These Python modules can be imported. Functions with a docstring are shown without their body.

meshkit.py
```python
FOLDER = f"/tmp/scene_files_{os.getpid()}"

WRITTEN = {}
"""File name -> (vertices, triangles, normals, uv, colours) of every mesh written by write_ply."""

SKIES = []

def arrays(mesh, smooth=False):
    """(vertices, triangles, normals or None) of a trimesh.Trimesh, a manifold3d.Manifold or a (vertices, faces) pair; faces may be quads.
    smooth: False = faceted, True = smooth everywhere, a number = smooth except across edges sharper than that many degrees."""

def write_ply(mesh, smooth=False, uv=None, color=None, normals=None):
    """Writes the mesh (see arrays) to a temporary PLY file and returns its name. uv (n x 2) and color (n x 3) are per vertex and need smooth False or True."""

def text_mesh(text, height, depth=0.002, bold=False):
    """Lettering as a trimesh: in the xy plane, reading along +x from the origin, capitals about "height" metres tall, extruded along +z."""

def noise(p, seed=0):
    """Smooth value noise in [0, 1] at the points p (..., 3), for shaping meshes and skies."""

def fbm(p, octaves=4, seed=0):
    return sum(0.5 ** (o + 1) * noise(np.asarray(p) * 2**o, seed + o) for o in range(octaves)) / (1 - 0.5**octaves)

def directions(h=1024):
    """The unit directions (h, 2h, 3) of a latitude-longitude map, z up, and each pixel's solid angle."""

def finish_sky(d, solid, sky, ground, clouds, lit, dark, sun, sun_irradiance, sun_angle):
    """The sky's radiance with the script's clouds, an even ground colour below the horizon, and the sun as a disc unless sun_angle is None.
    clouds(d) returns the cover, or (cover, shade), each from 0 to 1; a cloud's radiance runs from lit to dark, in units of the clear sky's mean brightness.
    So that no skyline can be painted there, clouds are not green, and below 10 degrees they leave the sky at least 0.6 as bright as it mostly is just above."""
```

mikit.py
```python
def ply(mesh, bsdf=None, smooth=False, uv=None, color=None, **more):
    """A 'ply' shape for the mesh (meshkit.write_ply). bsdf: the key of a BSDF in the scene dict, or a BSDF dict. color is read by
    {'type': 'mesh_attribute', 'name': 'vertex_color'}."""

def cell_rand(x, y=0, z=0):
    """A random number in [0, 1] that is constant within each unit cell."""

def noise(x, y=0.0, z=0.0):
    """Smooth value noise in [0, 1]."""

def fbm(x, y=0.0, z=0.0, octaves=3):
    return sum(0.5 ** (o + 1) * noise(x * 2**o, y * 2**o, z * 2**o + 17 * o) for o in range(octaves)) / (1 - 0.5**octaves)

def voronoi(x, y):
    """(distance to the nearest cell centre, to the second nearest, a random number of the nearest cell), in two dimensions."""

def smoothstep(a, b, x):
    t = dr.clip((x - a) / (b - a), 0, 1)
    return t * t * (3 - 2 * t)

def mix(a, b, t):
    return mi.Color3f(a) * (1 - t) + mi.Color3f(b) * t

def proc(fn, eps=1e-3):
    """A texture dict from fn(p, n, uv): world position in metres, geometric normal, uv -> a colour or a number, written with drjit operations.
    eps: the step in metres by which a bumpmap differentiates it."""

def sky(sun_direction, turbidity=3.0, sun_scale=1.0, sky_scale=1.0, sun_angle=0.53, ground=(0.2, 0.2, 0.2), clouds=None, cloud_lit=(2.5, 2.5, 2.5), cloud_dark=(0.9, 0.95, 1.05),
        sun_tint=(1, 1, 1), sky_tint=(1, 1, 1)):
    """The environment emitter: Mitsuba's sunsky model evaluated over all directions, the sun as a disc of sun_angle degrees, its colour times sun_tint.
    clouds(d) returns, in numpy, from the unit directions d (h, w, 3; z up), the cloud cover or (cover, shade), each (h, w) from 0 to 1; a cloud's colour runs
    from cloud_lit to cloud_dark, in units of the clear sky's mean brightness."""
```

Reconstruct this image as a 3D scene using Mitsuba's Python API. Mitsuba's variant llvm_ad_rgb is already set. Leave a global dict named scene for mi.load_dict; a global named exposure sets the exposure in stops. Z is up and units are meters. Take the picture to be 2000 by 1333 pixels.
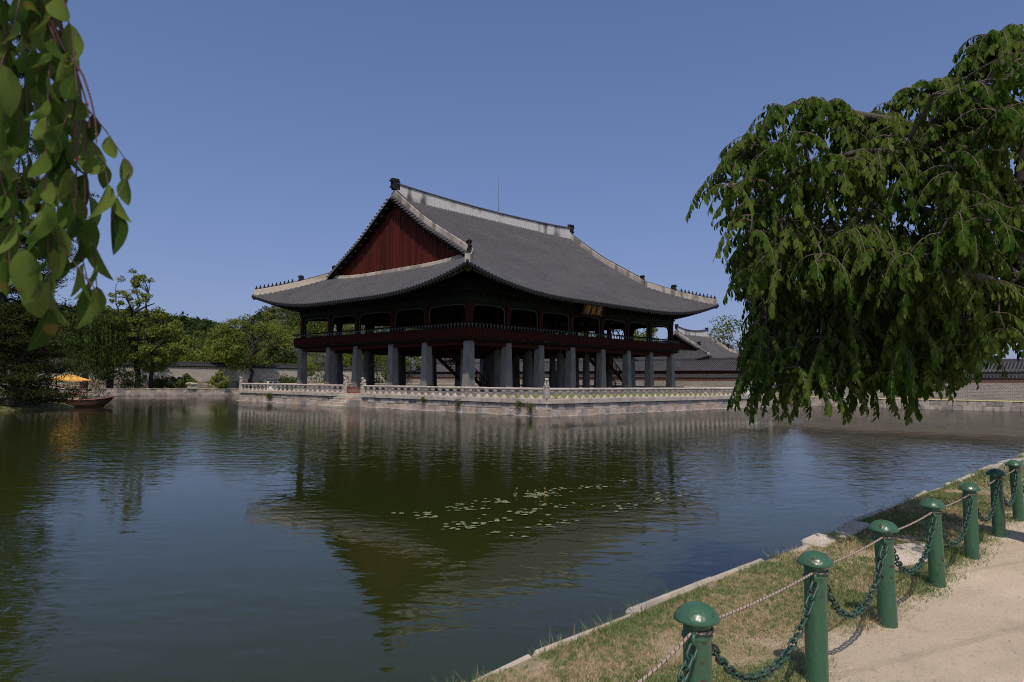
import math
import numpy as np, trimesh, drjit as dr, mitsuba as mi, mikit, meshkit
from mikit import noise, fbm, smoothstep, mix, cell_rand, voronoi
from shapely.geometry import Polygon, box as sbox, LineString
from shapely.ops import unary_union

# ------------------------------------------------------------------ camera, sky, exposure
T = mi.ScalarTransform4f
CAM = np.array([-43.532, -46.65, 2.668])
YAW, PITCH, ROLL, FPX = math.radians(43.505), math.radians(3.243), math.radians(0.481), 1387.46
VD = np.array([math.cos(YAW)*math.cos(PITCH), math.sin(YAW)*math.cos(PITCH), math.sin(PITCH)])
_r = np.array([math.sin(YAW), -math.cos(YAW), 0.0]); _u = np.cross(_r, VD)
VR, VU = _r*math.cos(ROLL)+_u*math.sin(ROLL), -_r*math.sin(ROLL)+_u*math.cos(ROLL)
exposure = 1.05
scene, labels = {'type': 'scene'}, {}
scene['camera'] = {'type': 'thinlens', 'fov': math.degrees(2*math.atan(1000/FPX)), 'fov_axis': 'x', 'aperture_radius': 0.0014, 'focus_distance': 22.0,
                   'near_clip': 0.05, 'far_clip': 6000.0, 'to_world': T().look_at(origin=CAM.tolist(), target=(CAM+VD).tolist(), up=VU.tolist())}
SUN = (-0.45, -0.42, 1.0)
scene['sky'] = mikit.sky(SUN, turbidity=6.0, sun_scale=1.13, ground=(0.15, 0.15, 0.13), sun_tint=(0.97, 1.0, 1.12), sky_tint=(1.14, 1.12, 1.34))

# ------------------------------------------------------------------ helpers
def unit(v): v = np.asarray(v, float); return v/np.maximum(np.linalg.norm(v, axis=-1, keepdims=True), 1e-12)
def at(px, py, dist):
    """A point seen in the photograph at this horizontal distance (metres) from where the photographer stood."""
    q = VD+VR*(px-1000)/FPX+VU*(666.5-py)/FPX
    return CAM+q*dist/np.linalg.norm(q[:2])
counts = {}
def key_of(name):
    n = counts.get(name, 0); counts[name] = n+1
    return name if n == 0 else f'{name}_{n:03d}'
def tag(k, label=None, cat=None, group=None, kind=None):
    d = labels.setdefault(k, {})
    for a, b in (('label', label), ('category', cat), ('group', group), ('kind', kind)):
        if b: d[a] = b
def thing(name, label, cat, group=None):
    k = key_of(name); tag(k, label, cat, group); return k
def put(k, mesh, mat, smooth=False, **kw):
    scene[k] = mikit.ply(mesh, mat, smooth=smooth, **kw); return k
def part(parent, name, mesh, mat, smooth=False, label=None, kind=None):
    k = key_of(f'{parent}__{name}'); put(k, mesh, mat, smooth)
    if label or kind: tag(k, label, None, None, kind)
    return k
def again(parent, name, src, m):
    k = key_of(f'{parent}__{name}'); scene[k] = {**scene[src], 'to_world': T(m.tolist() if hasattr(m, 'tolist') else m)}; return k
class MB:
    """Collects triangles of one part."""
    def __init__(s): s.v, s.f, s.n = [], [], 0
    def add(s, v, f):
        v, f = np.asarray(v, float), np.asarray(f, int)
        if f.shape[1] == 4: f = np.vstack([f[:, [0, 1, 2]], f[:, [0, 2, 3]]])
        s.v.append(v); s.f.append(f+s.n); s.n += len(v); return s
    def mesh(s, m): return s.add(m.vertices, m.faces)
    def box(s, a, b): return s.add(*boxvf(a, b))
    def get(s): return np.vstack(s.v), np.vstack(s.f)
BF = np.array([[0, 1, 3, 2], [4, 6, 7, 5], [0, 4, 5, 1], [2, 3, 7, 6], [0, 2, 6, 4], [1, 5, 7, 3]])
def boxvf(a, b):
    v = np.array([[x, y, z] for x in (a[0], b[0]) for y in (a[1], b[1]) for z in (a[2], b[2])], float); return v, BF
def stone_block(a, b, rng, ch=0.02, rough=0.012):
    """A block with chamfered, slightly uneven edges (24 corner points)."""
    a, b = np.array(a, float), np.array(b, float); c, h = (a+b)/2, (b-a)/2
    pts = []
    for sx in (-1, 1):
        for sy in (-1, 1):
            for sz in (-1, 1):
                j = rng.normal(0, rough, 3)
                for ax in range(3):
                    p = np.array([sx, sy, sz])*h; q = p-np.array([sx, sy, sz])*ch; q[ax] = p[ax]; pts.append(c+q+j)
    m = trimesh.convex.convex_hull(np.array(pts)); return np.array(m.vertices), np.array(m.faces)
def tube(path, rad, sides=6, cap=True):
    p = np.asarray(path, float); n = len(p); rad = np.broadcast_to(np.asarray(rad, float), (n,))
    t = unit(np.gradient(p, axis=0))
    ref = np.array([0, 0, 1.0]) if abs(t[0, 2]) < 0.9 else np.array([1.0, 0, 0])
    a = unit(np.cross(t[0], ref)); A = []
    for k in range(n):
        a = unit(a-t[k]*np.dot(a, t[k])); A.append(a)
    A = np.array(A); B = np.cross(t, A); ang = np.arange(sides)*2*np.pi/sides
    v = p[:, None]+rad[:, None, None]*(np.cos(ang)[None, :, None]*A[:, None]+np.sin(ang)[None, :, None]*B[:, None])
    i, j = np.meshgrid(np.arange(n-1), np.arange(sides), indexing='ij'); j2 = (j+1) % sides
    q = np.stack([i*sides+j, i*sides+j2, (i+1)*sides+j2, (i+1)*sides+j], -1).reshape(-1, 4)
    f = np.vstack([q[:, [0, 1, 2]], q[:, [0, 2, 3]]]); v = v.reshape(-1, 3)
    if cap:
        e = np.array([[0, k+1, k] for k in range(1, sides-1)]+[[(n-1)*sides, (n-1)*sides+k, (n-1)*sides+k+1] for k in range(1, sides-1)]); f = np.vstack([f, e])
    return v, f
def lathe(prof, sides=24, centre=(0, 0, 0), sx=1, sy=1):
    pr = np.array(prof, float); n = len(pr); ang = np.arange(sides)*2*np.pi/sides
    v = np.stack([pr[:, None, 0]*np.cos(ang)*sx, pr[:, None, 0]*np.sin(ang)*sy, np.broadcast_to(pr[:, None, 1], (n, sides))], -1).reshape(-1, 3)+np.array(centre)
    i, j = np.meshgrid(np.arange(n-1), np.arange(sides), indexing='ij'); j2 = (j+1) % sides
    q = np.stack([i*sides+j, i*sides+j2, (i+1)*sides+j2, (i+1)*sides+j], -1).reshape(-1, 4)
    return v, np.vstack([q[:, [0, 1, 2]], q[:, [0, 2, 3]]])
def grid_mesh(P):
    """P (n, m, 3) -> mesh."""
    n, m = P.shape[:2]; i, j = np.meshgrid(np.arange(n-1), np.arange(m-1), indexing='ij')
    q = np.stack([i*m+j, (i+1)*m+j, (i+1)*m+j+1, i*m+j+1], -1).reshape(-1, 4)
    return P.reshape(-1, 3), np.vstack([q[:, [0, 1, 2]], q[:, [0, 2, 3]]])
def band(path, half, z0, z1, ch=0.04):
    """A wall-like band that follows a path; z0, z1 are added to the path's z."""
    p = np.asarray(path, float); t = unit(np.gradient(p[:, :2], axis=0)); s = np.stack([-t[:, 1], t[:, 0], 0*t[:, 0]], 1)
    up = np.array([0, 0, 1.0])
    ring = [(-1, z0), (-1, z1-ch), (-1+ch/half, z1), (1-ch/half, z1), (1, z1-ch), (1, z0)]
    P = np.stack([p+s*half*a+up*z for a, z in ring]+[p-s*half+up*z0], 1)
    v, f = grid_mesh(P); n = len(v); mb = MB().add(v, f)
    for e in (0, -1):
        mb.add(P[e, :6], [[0, k, k+1] for k in range(1, 5)])
    return mb.get()
def flat(poly, z):
    polys = getattr(poly, 'geoms', [poly]); mb = MB()
    for g in polys:
        v, f = trimesh.creation.triangulate_polygon(g, engine='earcut'); mb.add(np.c_[v, np.full(len(v), z)], f)
    return mb.get()
def plate(poly, depth, frame):
    """A shapely outline extruded and carried to frame (origin, ex, ey, en)."""
    o, ex, ey, en = (np.array(a, float) for a in frame); mb = MB()
    for g in getattr(poly, 'geoms', [poly]):
        m = trimesh.creation.extrude_polygon(g, depth, engine='earcut'); v = np.array(m.vertices)
        mb.add(o+v[:, :1]*ex+v[:, 1:2]*ey+v[:, 2:]*en, m.faces)
    return mb.get()
def many(tv, tf, pos, R, s):
    """Copies of a template (vertices, faces) under positions, rotations (k,3,3), sizes."""
    v = np.einsum('kij,nj->kni', R, tv)*np.asarray(s, float).reshape(-1, 1, 1)+pos[:, None]
    f = tf[None]+(np.arange(len(pos))*len(tv))[:, None, None]
    return v.reshape(-1, 3), f.reshape(-1, 3)
def frames(d, nrm):
    """Rotations whose columns are (side, along d, face normal)."""
    d = unit(d); x = unit(np.cross(d, nrm)); n = np.cross(x, d); return np.stack([x, d, n], -1)
def leaf_uv(n): return np.array([[u, k/n] for k in range(n+1) for u in (0, 0.5, 1)])
def leaf_template(n=4, width=0.5, fold=0.18, droop=0.25):
    s = np.linspace(0, 1, n+1); w = width/2*1.06*np.minimum(1, (s/0.42+1e-9)**0.55)*np.clip(1-((s-0.42)/0.58).clip(0)**2.3, 0, 1)**0.9; w[0] = 0.01; w[-1] = 0
    z = -droop*s*s; v, f = [], []
    for k in range(n+1): v += [[-w[k], s[k], z[k]+fold*w[k]], [0, s[k], z[k]], [w[k], s[k], z[k]+fold*w[k]]]
    for k in range(n):
        a, b = 3*k, 3*k+3; f += [[a, a+1, b+1], [a, b+1, b], [a+1, a+2, b+2], [a+1, b+2, b+1]]
    return np.array(v), np.array(f)
CARD = (np.array([[0, 0, 0], [-0.32, 0.5, 0.06], [0.32, 0.5, 0.06], [0, 1, -0.08]]), np.array([[0, 2, 1], [1, 2, 3]]))

# ------------------------------------------------------------------ materials
def rgb(*c): return {'type': 'rgb', 'value': list(c)}
def mat(k, col, rough=0.7, bump=None, bscale=0.01, two=True, eps=1e-3, **kw):
    b = {'type': 'principled', 'base_color': mikit.proc(col) if callable(col) else rgb(*col), 'roughness': mikit.proc(rough) if callable(rough) else rough, **kw}
    if bump: b = {'type': 'bumpmap', 'arbitrary': mikit.proc(bump, eps), 'scale': bscale, 'bsdf': b}
    scene[k] = {'type': 'twosided', 'bsdf': b} if two else b
def leafmat(k, a, b, trans=0.7, rough=0.45, freq=1.3):
    scene[k] = {'type': 'principledthin', 'base_color': mikit.proc(lambda p, n, uv: mix(a, b, smoothstep(0.3, 0.7, fbm(p.x*freq, p.y*freq, p.z*freq, 2)))), 'roughness': rough, 'diff_trans': trans, 'eta': 1.4}

mat('m_tile', lambda p, n, uv: mix((0.047, 0.048, 0.054), (0.085, 0.086, 0.093), 0.12*cell_rand(dr.floor(p.x/0.34), dr.floor(p.y/0.34), dr.floor(p.z/0.3))+0.88*fbm(p.x*0.5, p.y*0.5, p.z*0.5)), 0.6, specular=0.3)
mat('m_tile_dark', (0.016, 0.016, 0.018), 0.7, specular=0.2)
mat('m_plaster', lambda p, n, uv: mix((0.56, 0.55, 0.52), (0.10, 0.095, 0.09), smoothstep(0.5, 0.74, 0.5*noise((p.x+p.y)*1.5, p.z*0.2)+0.5*fbm(p.x*0.35, p.y*0.35, p.z*0.5))), 0.85)
mat('m_plaster_worn', lambda p, n, uv: mix((0.42, 0.38, 0.33), (0.17, 0.15, 0.13), smoothstep(0.35, 0.75, 0.5*noise((p.x-p.y)*2.2, p.z*0.5)+0.5*fbm(p.x*1.2, p.y*1.2, p.z*1.2))), 0.85)
mat('m_plaster_cream', lambda p, n, uv: mix((0.5, 0.44, 0.36), (0.3, 0.26, 0.22), smoothstep(0.4, 0.75, fbm(p.x*1.2+p.y, p.z*0.6, 3.0))), 0.85)
mat('m_redwood', lambda p, n, uv: mix((0.060, 0.011, 0.005), (0.032, 0.007, 0.004), fbm(p.x*6, p.y*6, p.z*0.5)), 0.7, specular=0.12)
mat('m_gable', lambda p, n, uv: mix((0.088, 0.0165, 0.0115), (0.052, 0.011, 0.008), smoothstep(0.3, 0.7, 0.6*noise(p.y*4.0, p.z*0.25)+0.4*noise(p.y*14.0, p.z*0.6))), 0.75, specular=0.15)
mat('m_greenwood', lambda p, n, uv: mix((0.020, 0.027, 0.017), (0.011, 0.015, 0.010), fbm(p.x*2, p.y*2, p.z*2)), 0.7, specular=0.12)
mat('m_darkwood', (0.014, 0.010, 0.008), 0.75, specular=0.12)
mat('m_paletrim', (0.13, 0.15, 0.15), 0.7)
mat('m_rafter_end', (0.30, 0.33, 0.27), 0.7)
mat('m_ochre', (0.32, 0.16, 0.05), 0.7)
mat('m_gold', (0.55, 0.30, 0.06), 0.45)
mat('m_colstone', lambda p, n, uv: mix((0.215, 0.205, 0.185), (0.13, 0.125, 0.115), smoothstep(0.35, 0.7, fbm(p.x*2.1, p.y*2.1, p.z*0.7))*0.7+0.3*noise(p.x*30, p.y*30, p.z*30)), 0.85)
def granite(a, b, dk, f=9.0):
    return lambda p, n, uv: mix(mix(a, b, smoothstep(0.3, 0.7, fbm(p.x*0.9, p.y*0.9, p.z*1.4))), dk, 0.55*smoothstep(0.5, 0.8, fbm(p.x*2.7+5, p.y*2.7, p.z*1.2))+0.25*noise(p.x*f*4, p.y*f*4, p.z*f*4))
mat('m_granite', granite((0.54, 0.47, 0.385), (0.42, 0.37, 0.31), (0.19, 0.165, 0.14)), 0.88, lambda p, n, uv: fbm(p.x*14, p.y*14, p.z*14), 0.02)
mat('m_granite_pink', granite((0.48, 0.385, 0.30), (0.38, 0.31, 0.245), (0.16, 0.13, 0.11)), 0.88, lambda p, n, uv: fbm(p.x*14, p.y*14, p.z*14), 0.02)
mat('m_granite_grey', granite((0.36, 0.325, 0.285), (0.25, 0.23, 0.205), (0.11, 0.10, 0.09)), 0.9, lambda p, n, uv: fbm(p.x*14, p.y*14, p.z*14), 0.02)
mat('m_granite_pale', granite((0.50, 0.445, 0.37), (0.40, 0.36, 0.30), (0.20, 0.175, 0.15)), 0.85)
def brickwall(tone, zr):
    def fn(p, n, uv):
        u = p.x+p.y; row = dr.floor(p.z/0.16); uu = u/0.34+0.5*(row-2*dr.floor(row/2)); fx = uu-dr.floor(uu); fz = p.z/0.16-row
        joint = dr.maximum(smoothstep(0.10, 0.03, dr.minimum(fx, 1-fx)), smoothstep(0.16, 0.05, dr.minimum(fz, 1-fz)))
        br = mix((0.37, 0.345, 0.315), (0.25, 0.235, 0.22), cell_rand(dr.floor(uu), row, 3))
        br = mix(br, (0.42, 0.13, 0.075), smoothstep(zr-0.02, zr+0.02, p.z))
        return mix(br, (0.62, 0.59, 0.53), joint)*tone*(0.78+0.42*fbm(p.x*0.4, p.y*0.4, p.z*0.8))
    return fn
mat('m_wall_right', brickwall(0.66, 2.92), 0.88)
mat('m_wall_left', brickwall(1.1, 9.0), 0.88)
def tilerows(p, n, uv):
    u = p.x+p.y; f = u/0.34-dr.floor(u/0.34)
    return mix((0.05, 0.05, 0.054), (0.13, 0.13, 0.135), smoothstep(0.2, 0.6, dr.abs(f-0.5)*2))
mat('m_water', None or (0.02, 0.02, 0.01), 0.1)
def waves(p, n, uv):
    a = p.x*0.72+p.y*0.69+0.25*noise(p.x*0.5, p.y*0.5, 3.0); b = p.x*-0.69+p.y*0.72
    w = 0.30+0.95*smoothstep(0.35, 0.65, fbm(p.x*0.055+3, p.y*0.055, 0, 2))
    return w*(0.55*noise(a*4.6+0.9*b, b*1.7, 1.0)+0.34*noise(a*8.5-1.6*b, b*3.6, 5.0)+0.16*noise(a*16.0+2.0*b, b*8.0, 9.0)+0.5*noise(a*1.6-0.2*b, b*0.7, 2.0))
scene['m_water'] = {'type': 'bumpmap', 'arbitrary': mikit.proc(waves, 3e-3), 'scale': 0.0088,
                    'bsdf': {'type': 'plastic', 'int_ior': 1.333, 'specular_reflectance': 0.88, 'diffuse_reflectance': mikit.proc(lambda p, n, uv: mix((0.0195, 0.0275, 0.006), (0.0255, 0.033, 0.0075), fbm(p.x*0.12, p.y*0.12, 0, 2)))}}
mat('m_ground', lambda p, n, uv: mix(mix((0.10, 0.12, 0.04), (0.16, 0.15, 0.06), fbm(p.x*0.3, p.y*0.3)), (0.30, 0.25, 0.18), smoothstep(0.5, 0.75, fbm(p.x*0.11+7, p.y*0.11, 0))), 0.95)
mat('m_path', lambda p, n, uv: mix(mix((0.43, 0.365, 0.272), (0.365, 0.31, 0.225), smoothstep(0.3, 0.7, fbm(p.x*1.1, p.y*1.1, 0, 4))), (0.17, 0.135, 0.10), 0.35*smoothstep(0.72, 0.9, noise(p.x*70, p.y*70))+0.22*smoothstep(0.5, 0.85, fbm(p.x*3.1+p.y*1.9, p.y*3.7-p.x*2.3, 3, 4)))*(0.86+0.28*noise(p.x*210, p.y*210)), 0.95,
    lambda p, n, uv: 0.6*fbm(p.x*9, p.y*9, 0, 4)+0.4*noise(p.x*130, p.y*130), 0.014)
mat('m_lawn', lambda p, n, uv: mix(mix((0.36, 0.285, 0.20), (0.24, 0.19, 0.12), noise(p.x*70, p.y*70)), (0.20, 0.165, 0.085), 0.8*smoothstep(0.4, 0.6, fbm(p.x*3.2+p.y, p.y*3.2-p.x, 1))), 0.95, lambda p, n, uv: fbm(p.x*40, p.y*40), 0.02)
mat('m_grass', lambda p, n, uv: mix(mix((0.165, 0.215, 0.065), (0.105, 0.155, 0.045), noise(p.x*40, p.y*40)), (0.38, 0.31, 0.17), smoothstep(0.48, 0.66, 0.6*fbm(p.x*1.7+3, p.y*1.7)+0.4*noise(p.x*31, p.y*31, 2))), 0.6)
mat('m_paving', lambda p, n, uv: mix((0.16, 0.145, 0.125), (0.10, 0.092, 0.08), fbm(p.x*0.9, p.y*0.9)), 0.9)
mat('m_verge', lambda p, n, uv: mix((0.20, 0.21, 0.06), (0.30, 0.25, 0.13), fbm(p.x*1.2, p.y*1.2)), 0.95)
mat('m_terrace_lawn', lambda p, n, uv: mix((0.06, 0.09, 0.02), (0.09, 0.10, 0.03), fbm(p.x*0.8, p.y*0.8)), 0.95)
def greenpaint(p, n, uv):
    chip = smoothstep(0.70, 0.735, 0.7*noise(p.x*34, p.y*34, p.z*26)+0.3*noise(p.x*90, p.y*90, p.z*90))*smoothstep(0.38, 0.62, fbm(p.x*3.3, p.y*3.3, p.z*2.0+4))
    return mix(mix((0.040, 0.125, 0.066), (0.046, 0.106, 0.062), fbm(p.x*6, p.y*6, p.z*4)), mix((0.025, 0.015, 0.012), (0.11, 0.035, 0.02), noise(p.x*60, p.y*60, p.z*60)), chip)
mat('m_bollard', greenpaint, 0.3, lambda p, n, uv: 0.7*fbm(p.x*22, p.y*22, p.z*9)+0.3*noise(p.x*90, p.y*90, p.z*60), 0.006, specular=0.5)
mat('m_chain', lambda p, n, uv: mix((0.022, 0.075, 0.052), (0.04, 0.05, 0.042), smoothstep(0.45, 0.7, fbm(p.x*30, p.y*30, p.z*30))), 0.42)
mat('m_rope', lambda p, n, uv: mix((0.43, 0.34, 0.26), (0.30, 0.24, 0.19), noise(p.x*90, p.y*90, p.z*90)), 0.9)
mat('m_rope_gap_shade', (0.03, 0.027, 0.025), 0.9)  # black painted in for the shadow between the rope strands
leafmat('m_cherry', (0.055, 0.105, 0.016), (0.115, 0.17, 0.032), 0.75, 0.34, 2.3)
leafmat('m_cherry_deep', (0.034, 0.072, 0.012), (0.070, 0.115, 0.022), 0.6, 0.34, 2.3)
leafmat('m_cherry_fresh', (0.095, 0.155, 0.026), (0.16, 0.215, 0.048), 0.9, 0.36, 2.3)
def near_leaf(c0, c1):
    def fn(p, n, uv):
        a = dr.abs(uv.x-0.5)*2; t = (uv.y-0.33*a)*9; vein = dr.maximum(smoothstep(0.07, 0.02, a), 0.6*smoothstep(0.16, 0.04, dr.abs(t-dr.floor(t)-0.5)*2))
        return mix(mix(mix(c0, c1, fbm(p.x*14, p.y*14, p.z*14, 3)), (0.16, 0.11, 0.03), 0.7*smoothstep(0.66, 0.8, noise(p.x*60, p.y*60, p.z*60))*smoothstep(0.5, 0.75, noise(p.x*7, p.y*7, p.z*7))), (0.15, 0.21, 0.06), 0.4*vein)
    return fn
for k_, c0_, c1_, t_ in (('m_cherry_near', (0.06, 0.12, 0.017), (0.11, 0.175, 0.032), 0.85), ('m_cherry_near_bright', (0.11, 0.18, 0.030), (0.19, 0.26, 0.06), 1.0), ('m_cherry_near_dark', (0.022, 0.05, 0.010), (0.045, 0.08, 0.017), 0.3)):
    scene[k_] = {'type': 'principledthin', 'base_color': mikit.proc(near_leaf(c0_, c1_)), 'roughness': 0.25, 'diff_trans': t_, 'eta': 1.5}
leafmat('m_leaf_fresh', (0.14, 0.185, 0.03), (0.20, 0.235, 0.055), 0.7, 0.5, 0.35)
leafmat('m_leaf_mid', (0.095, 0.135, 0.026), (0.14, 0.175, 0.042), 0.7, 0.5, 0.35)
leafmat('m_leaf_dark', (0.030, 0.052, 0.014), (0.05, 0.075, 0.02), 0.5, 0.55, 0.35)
leafmat('m_willow', (0.065, 0.105, 0.026), (0.09, 0.13, 0.036), 0.6, 0.5, 0.8)
leafmat('m_pine', (0.030, 0.040, 0.012), (0.055, 0.06, 0.018), 0.3, 0.6, 0.5)
leafmat('m_forest', (0.045, 0.07, 0.02), (0.075, 0.10, 0.03), 0.5, 0.6, 0.012)
leafmat('m_forest_dark', (0.025, 0.042, 0.015), (0.045, 0.06, 0.02), 0.4, 0.6, 0.012)
mat('m_bark', lambda p, n, uv: mix((0.045, 0.036, 0.030), (0.09, 0.075, 0.065), fbm(p.x*8, p.y*8, p.z*5)), 0.9)
mat('m_bark_dark', (0.035, 0.028, 0.024), 0.9)
mat('m_twig', lambda p, n, uv: mix((0.10, 0.07, 0.055), (0.16, 0.12, 0.10), noise(p.x*20, p.y*20, p.z*20)), 0.8)
mat('m_twig_red', (0.10, 0.045, 0.04), 0.6)
mat('m_cherry_fruit', (0.4, 0.02, 0.015), 0.3)
mat('m_lily', lambda p, n, uv: mix((0.27, 0.31, 0.15), (0.09, 0.13, 0.05), noise(p.x*9, p.y*9)), 0.35)
mat('m_lily_old', (0.32, 0.22, 0.07), 0.5)
mat('m_rim', (0.016, 0.014, 0.007), 0.9, specular=0.0)
mat('m_boat_yellow', lambda p, n, uv: mix((0.75, 0.43, 0.09), (0.62, 0.33, 0.06), noise(p.x*3, p.y*3, p.z*3)), 0.8)
mat('m_boat_red', (0.22, 0.05, 0.03), 0.6)
mat('m_boat_hull', (0.09, 0.04, 0.03), 0.6)
mat('m_white', (0.75, 0.74, 0.72), 0.6)
mat('m_black', (0.02, 0.02, 0.02), 0.6)
mat('m_hillsoil', lambda p, n, uv: mix((0.03, 0.04, 0.018), (0.045, 0.05, 0.025), fbm(p.x*0.03, p.y*0.03)), 0.95)
mat('m_rock', lambda p, n, uv: mix((0.34, 0.32, 0.30), (0.22, 0.2, 0.19), fbm(p.x*0.2, p.y*0.2, p.z*0.3)), 0.95)
mat('m_metal', (0.2, 0.2, 0.2), 0.4, metallic=0.8)

# ------------------------------------------------------------------ setting: pond, ground, path, lawn, hill
NB, FB, RB, LB = -43.72, 70.0, 45.2, -60.0      # the pond's banks
def wob(x, s=0.0, a=0.05, f=1.0): return a*(meshkit.fbm(np.stack([np.asarray(x, float)*f, np.full(np.shape(x), s), np.zeros(np.shape(x))], -1), 3)-0.5)*2
pond = sbox(LB, NB, RB, FB)
put('ground', flat(sbox(-2500, -2500, 2500, 2500).difference(pond), 1.0), 'm_ground'); tag('ground', kind='structure')
put('water', flat(sbox(LB-0.5, NB-0.5, RB+0.5, FB+0.5), 0.0), 'm_water'); tag('water', kind='structure')
xs = np.linspace(-60, 45, 700)
edge_in = NB+0.16+wob(xs, 2, 0.10, 1.1)*0-0.30
bnd = -44.98+wob(xs, 5, 0.22, 0.9)+wob(xs, 9, 0.10, 4.0)
put('path', flat(Polygon([(-60, -75), (45, -75)]+list(zip(xs[::-1], bnd[::-1]))), 1.008), 'm_path'); tag('path', kind='structure')
put('lawn', flat(Polygon(list(zip(xs, bnd-0.05))+[(45, NB-0.1), (-60, NB-0.1)]), 1.004), 'm_lawn'); tag('lawn', kind='structure')
put('verge', flat(sbox(RB+0.5, -75, 51, 81), 1.004), 'm_verge'); tag('verge', kind='structure')
rng = np.random.default_rng(11)
def hill_z(x, y):
    d = (x+43)*math.cos(math.radians(68))+(y+47)*math.sin(math.radians(68)); l = -(x+43)*math.sin(math.radians(68))+(y+47)*math.cos(math.radians(68))
    h = 60*np.exp(-((d-760)/250)**2)*(0.62+0.38*np.tanh((l+60)/70))*(0.5+0.5*np.tanh((l+170)/50))+84*np.exp(-((d-960)/150)**2-((l+112)/60)**2)
    h = h*(0.86+0.35*meshkit.fbm(np.stack([x*0.006, y*0.006, x*0], -1), 4))
    return 0.6+h
gx, gy = np.meshgrid(np.linspace(-450, 900, 110), np.linspace(130, 1300, 90), indexing='ij')
put('hill', grid_mesh(np.stack([gx, gy, hill_z(gx, gy)-1.5*(gy < 150)], -1)), 'm_hillsoil', True); tag('hill', kind='structure')

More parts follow.
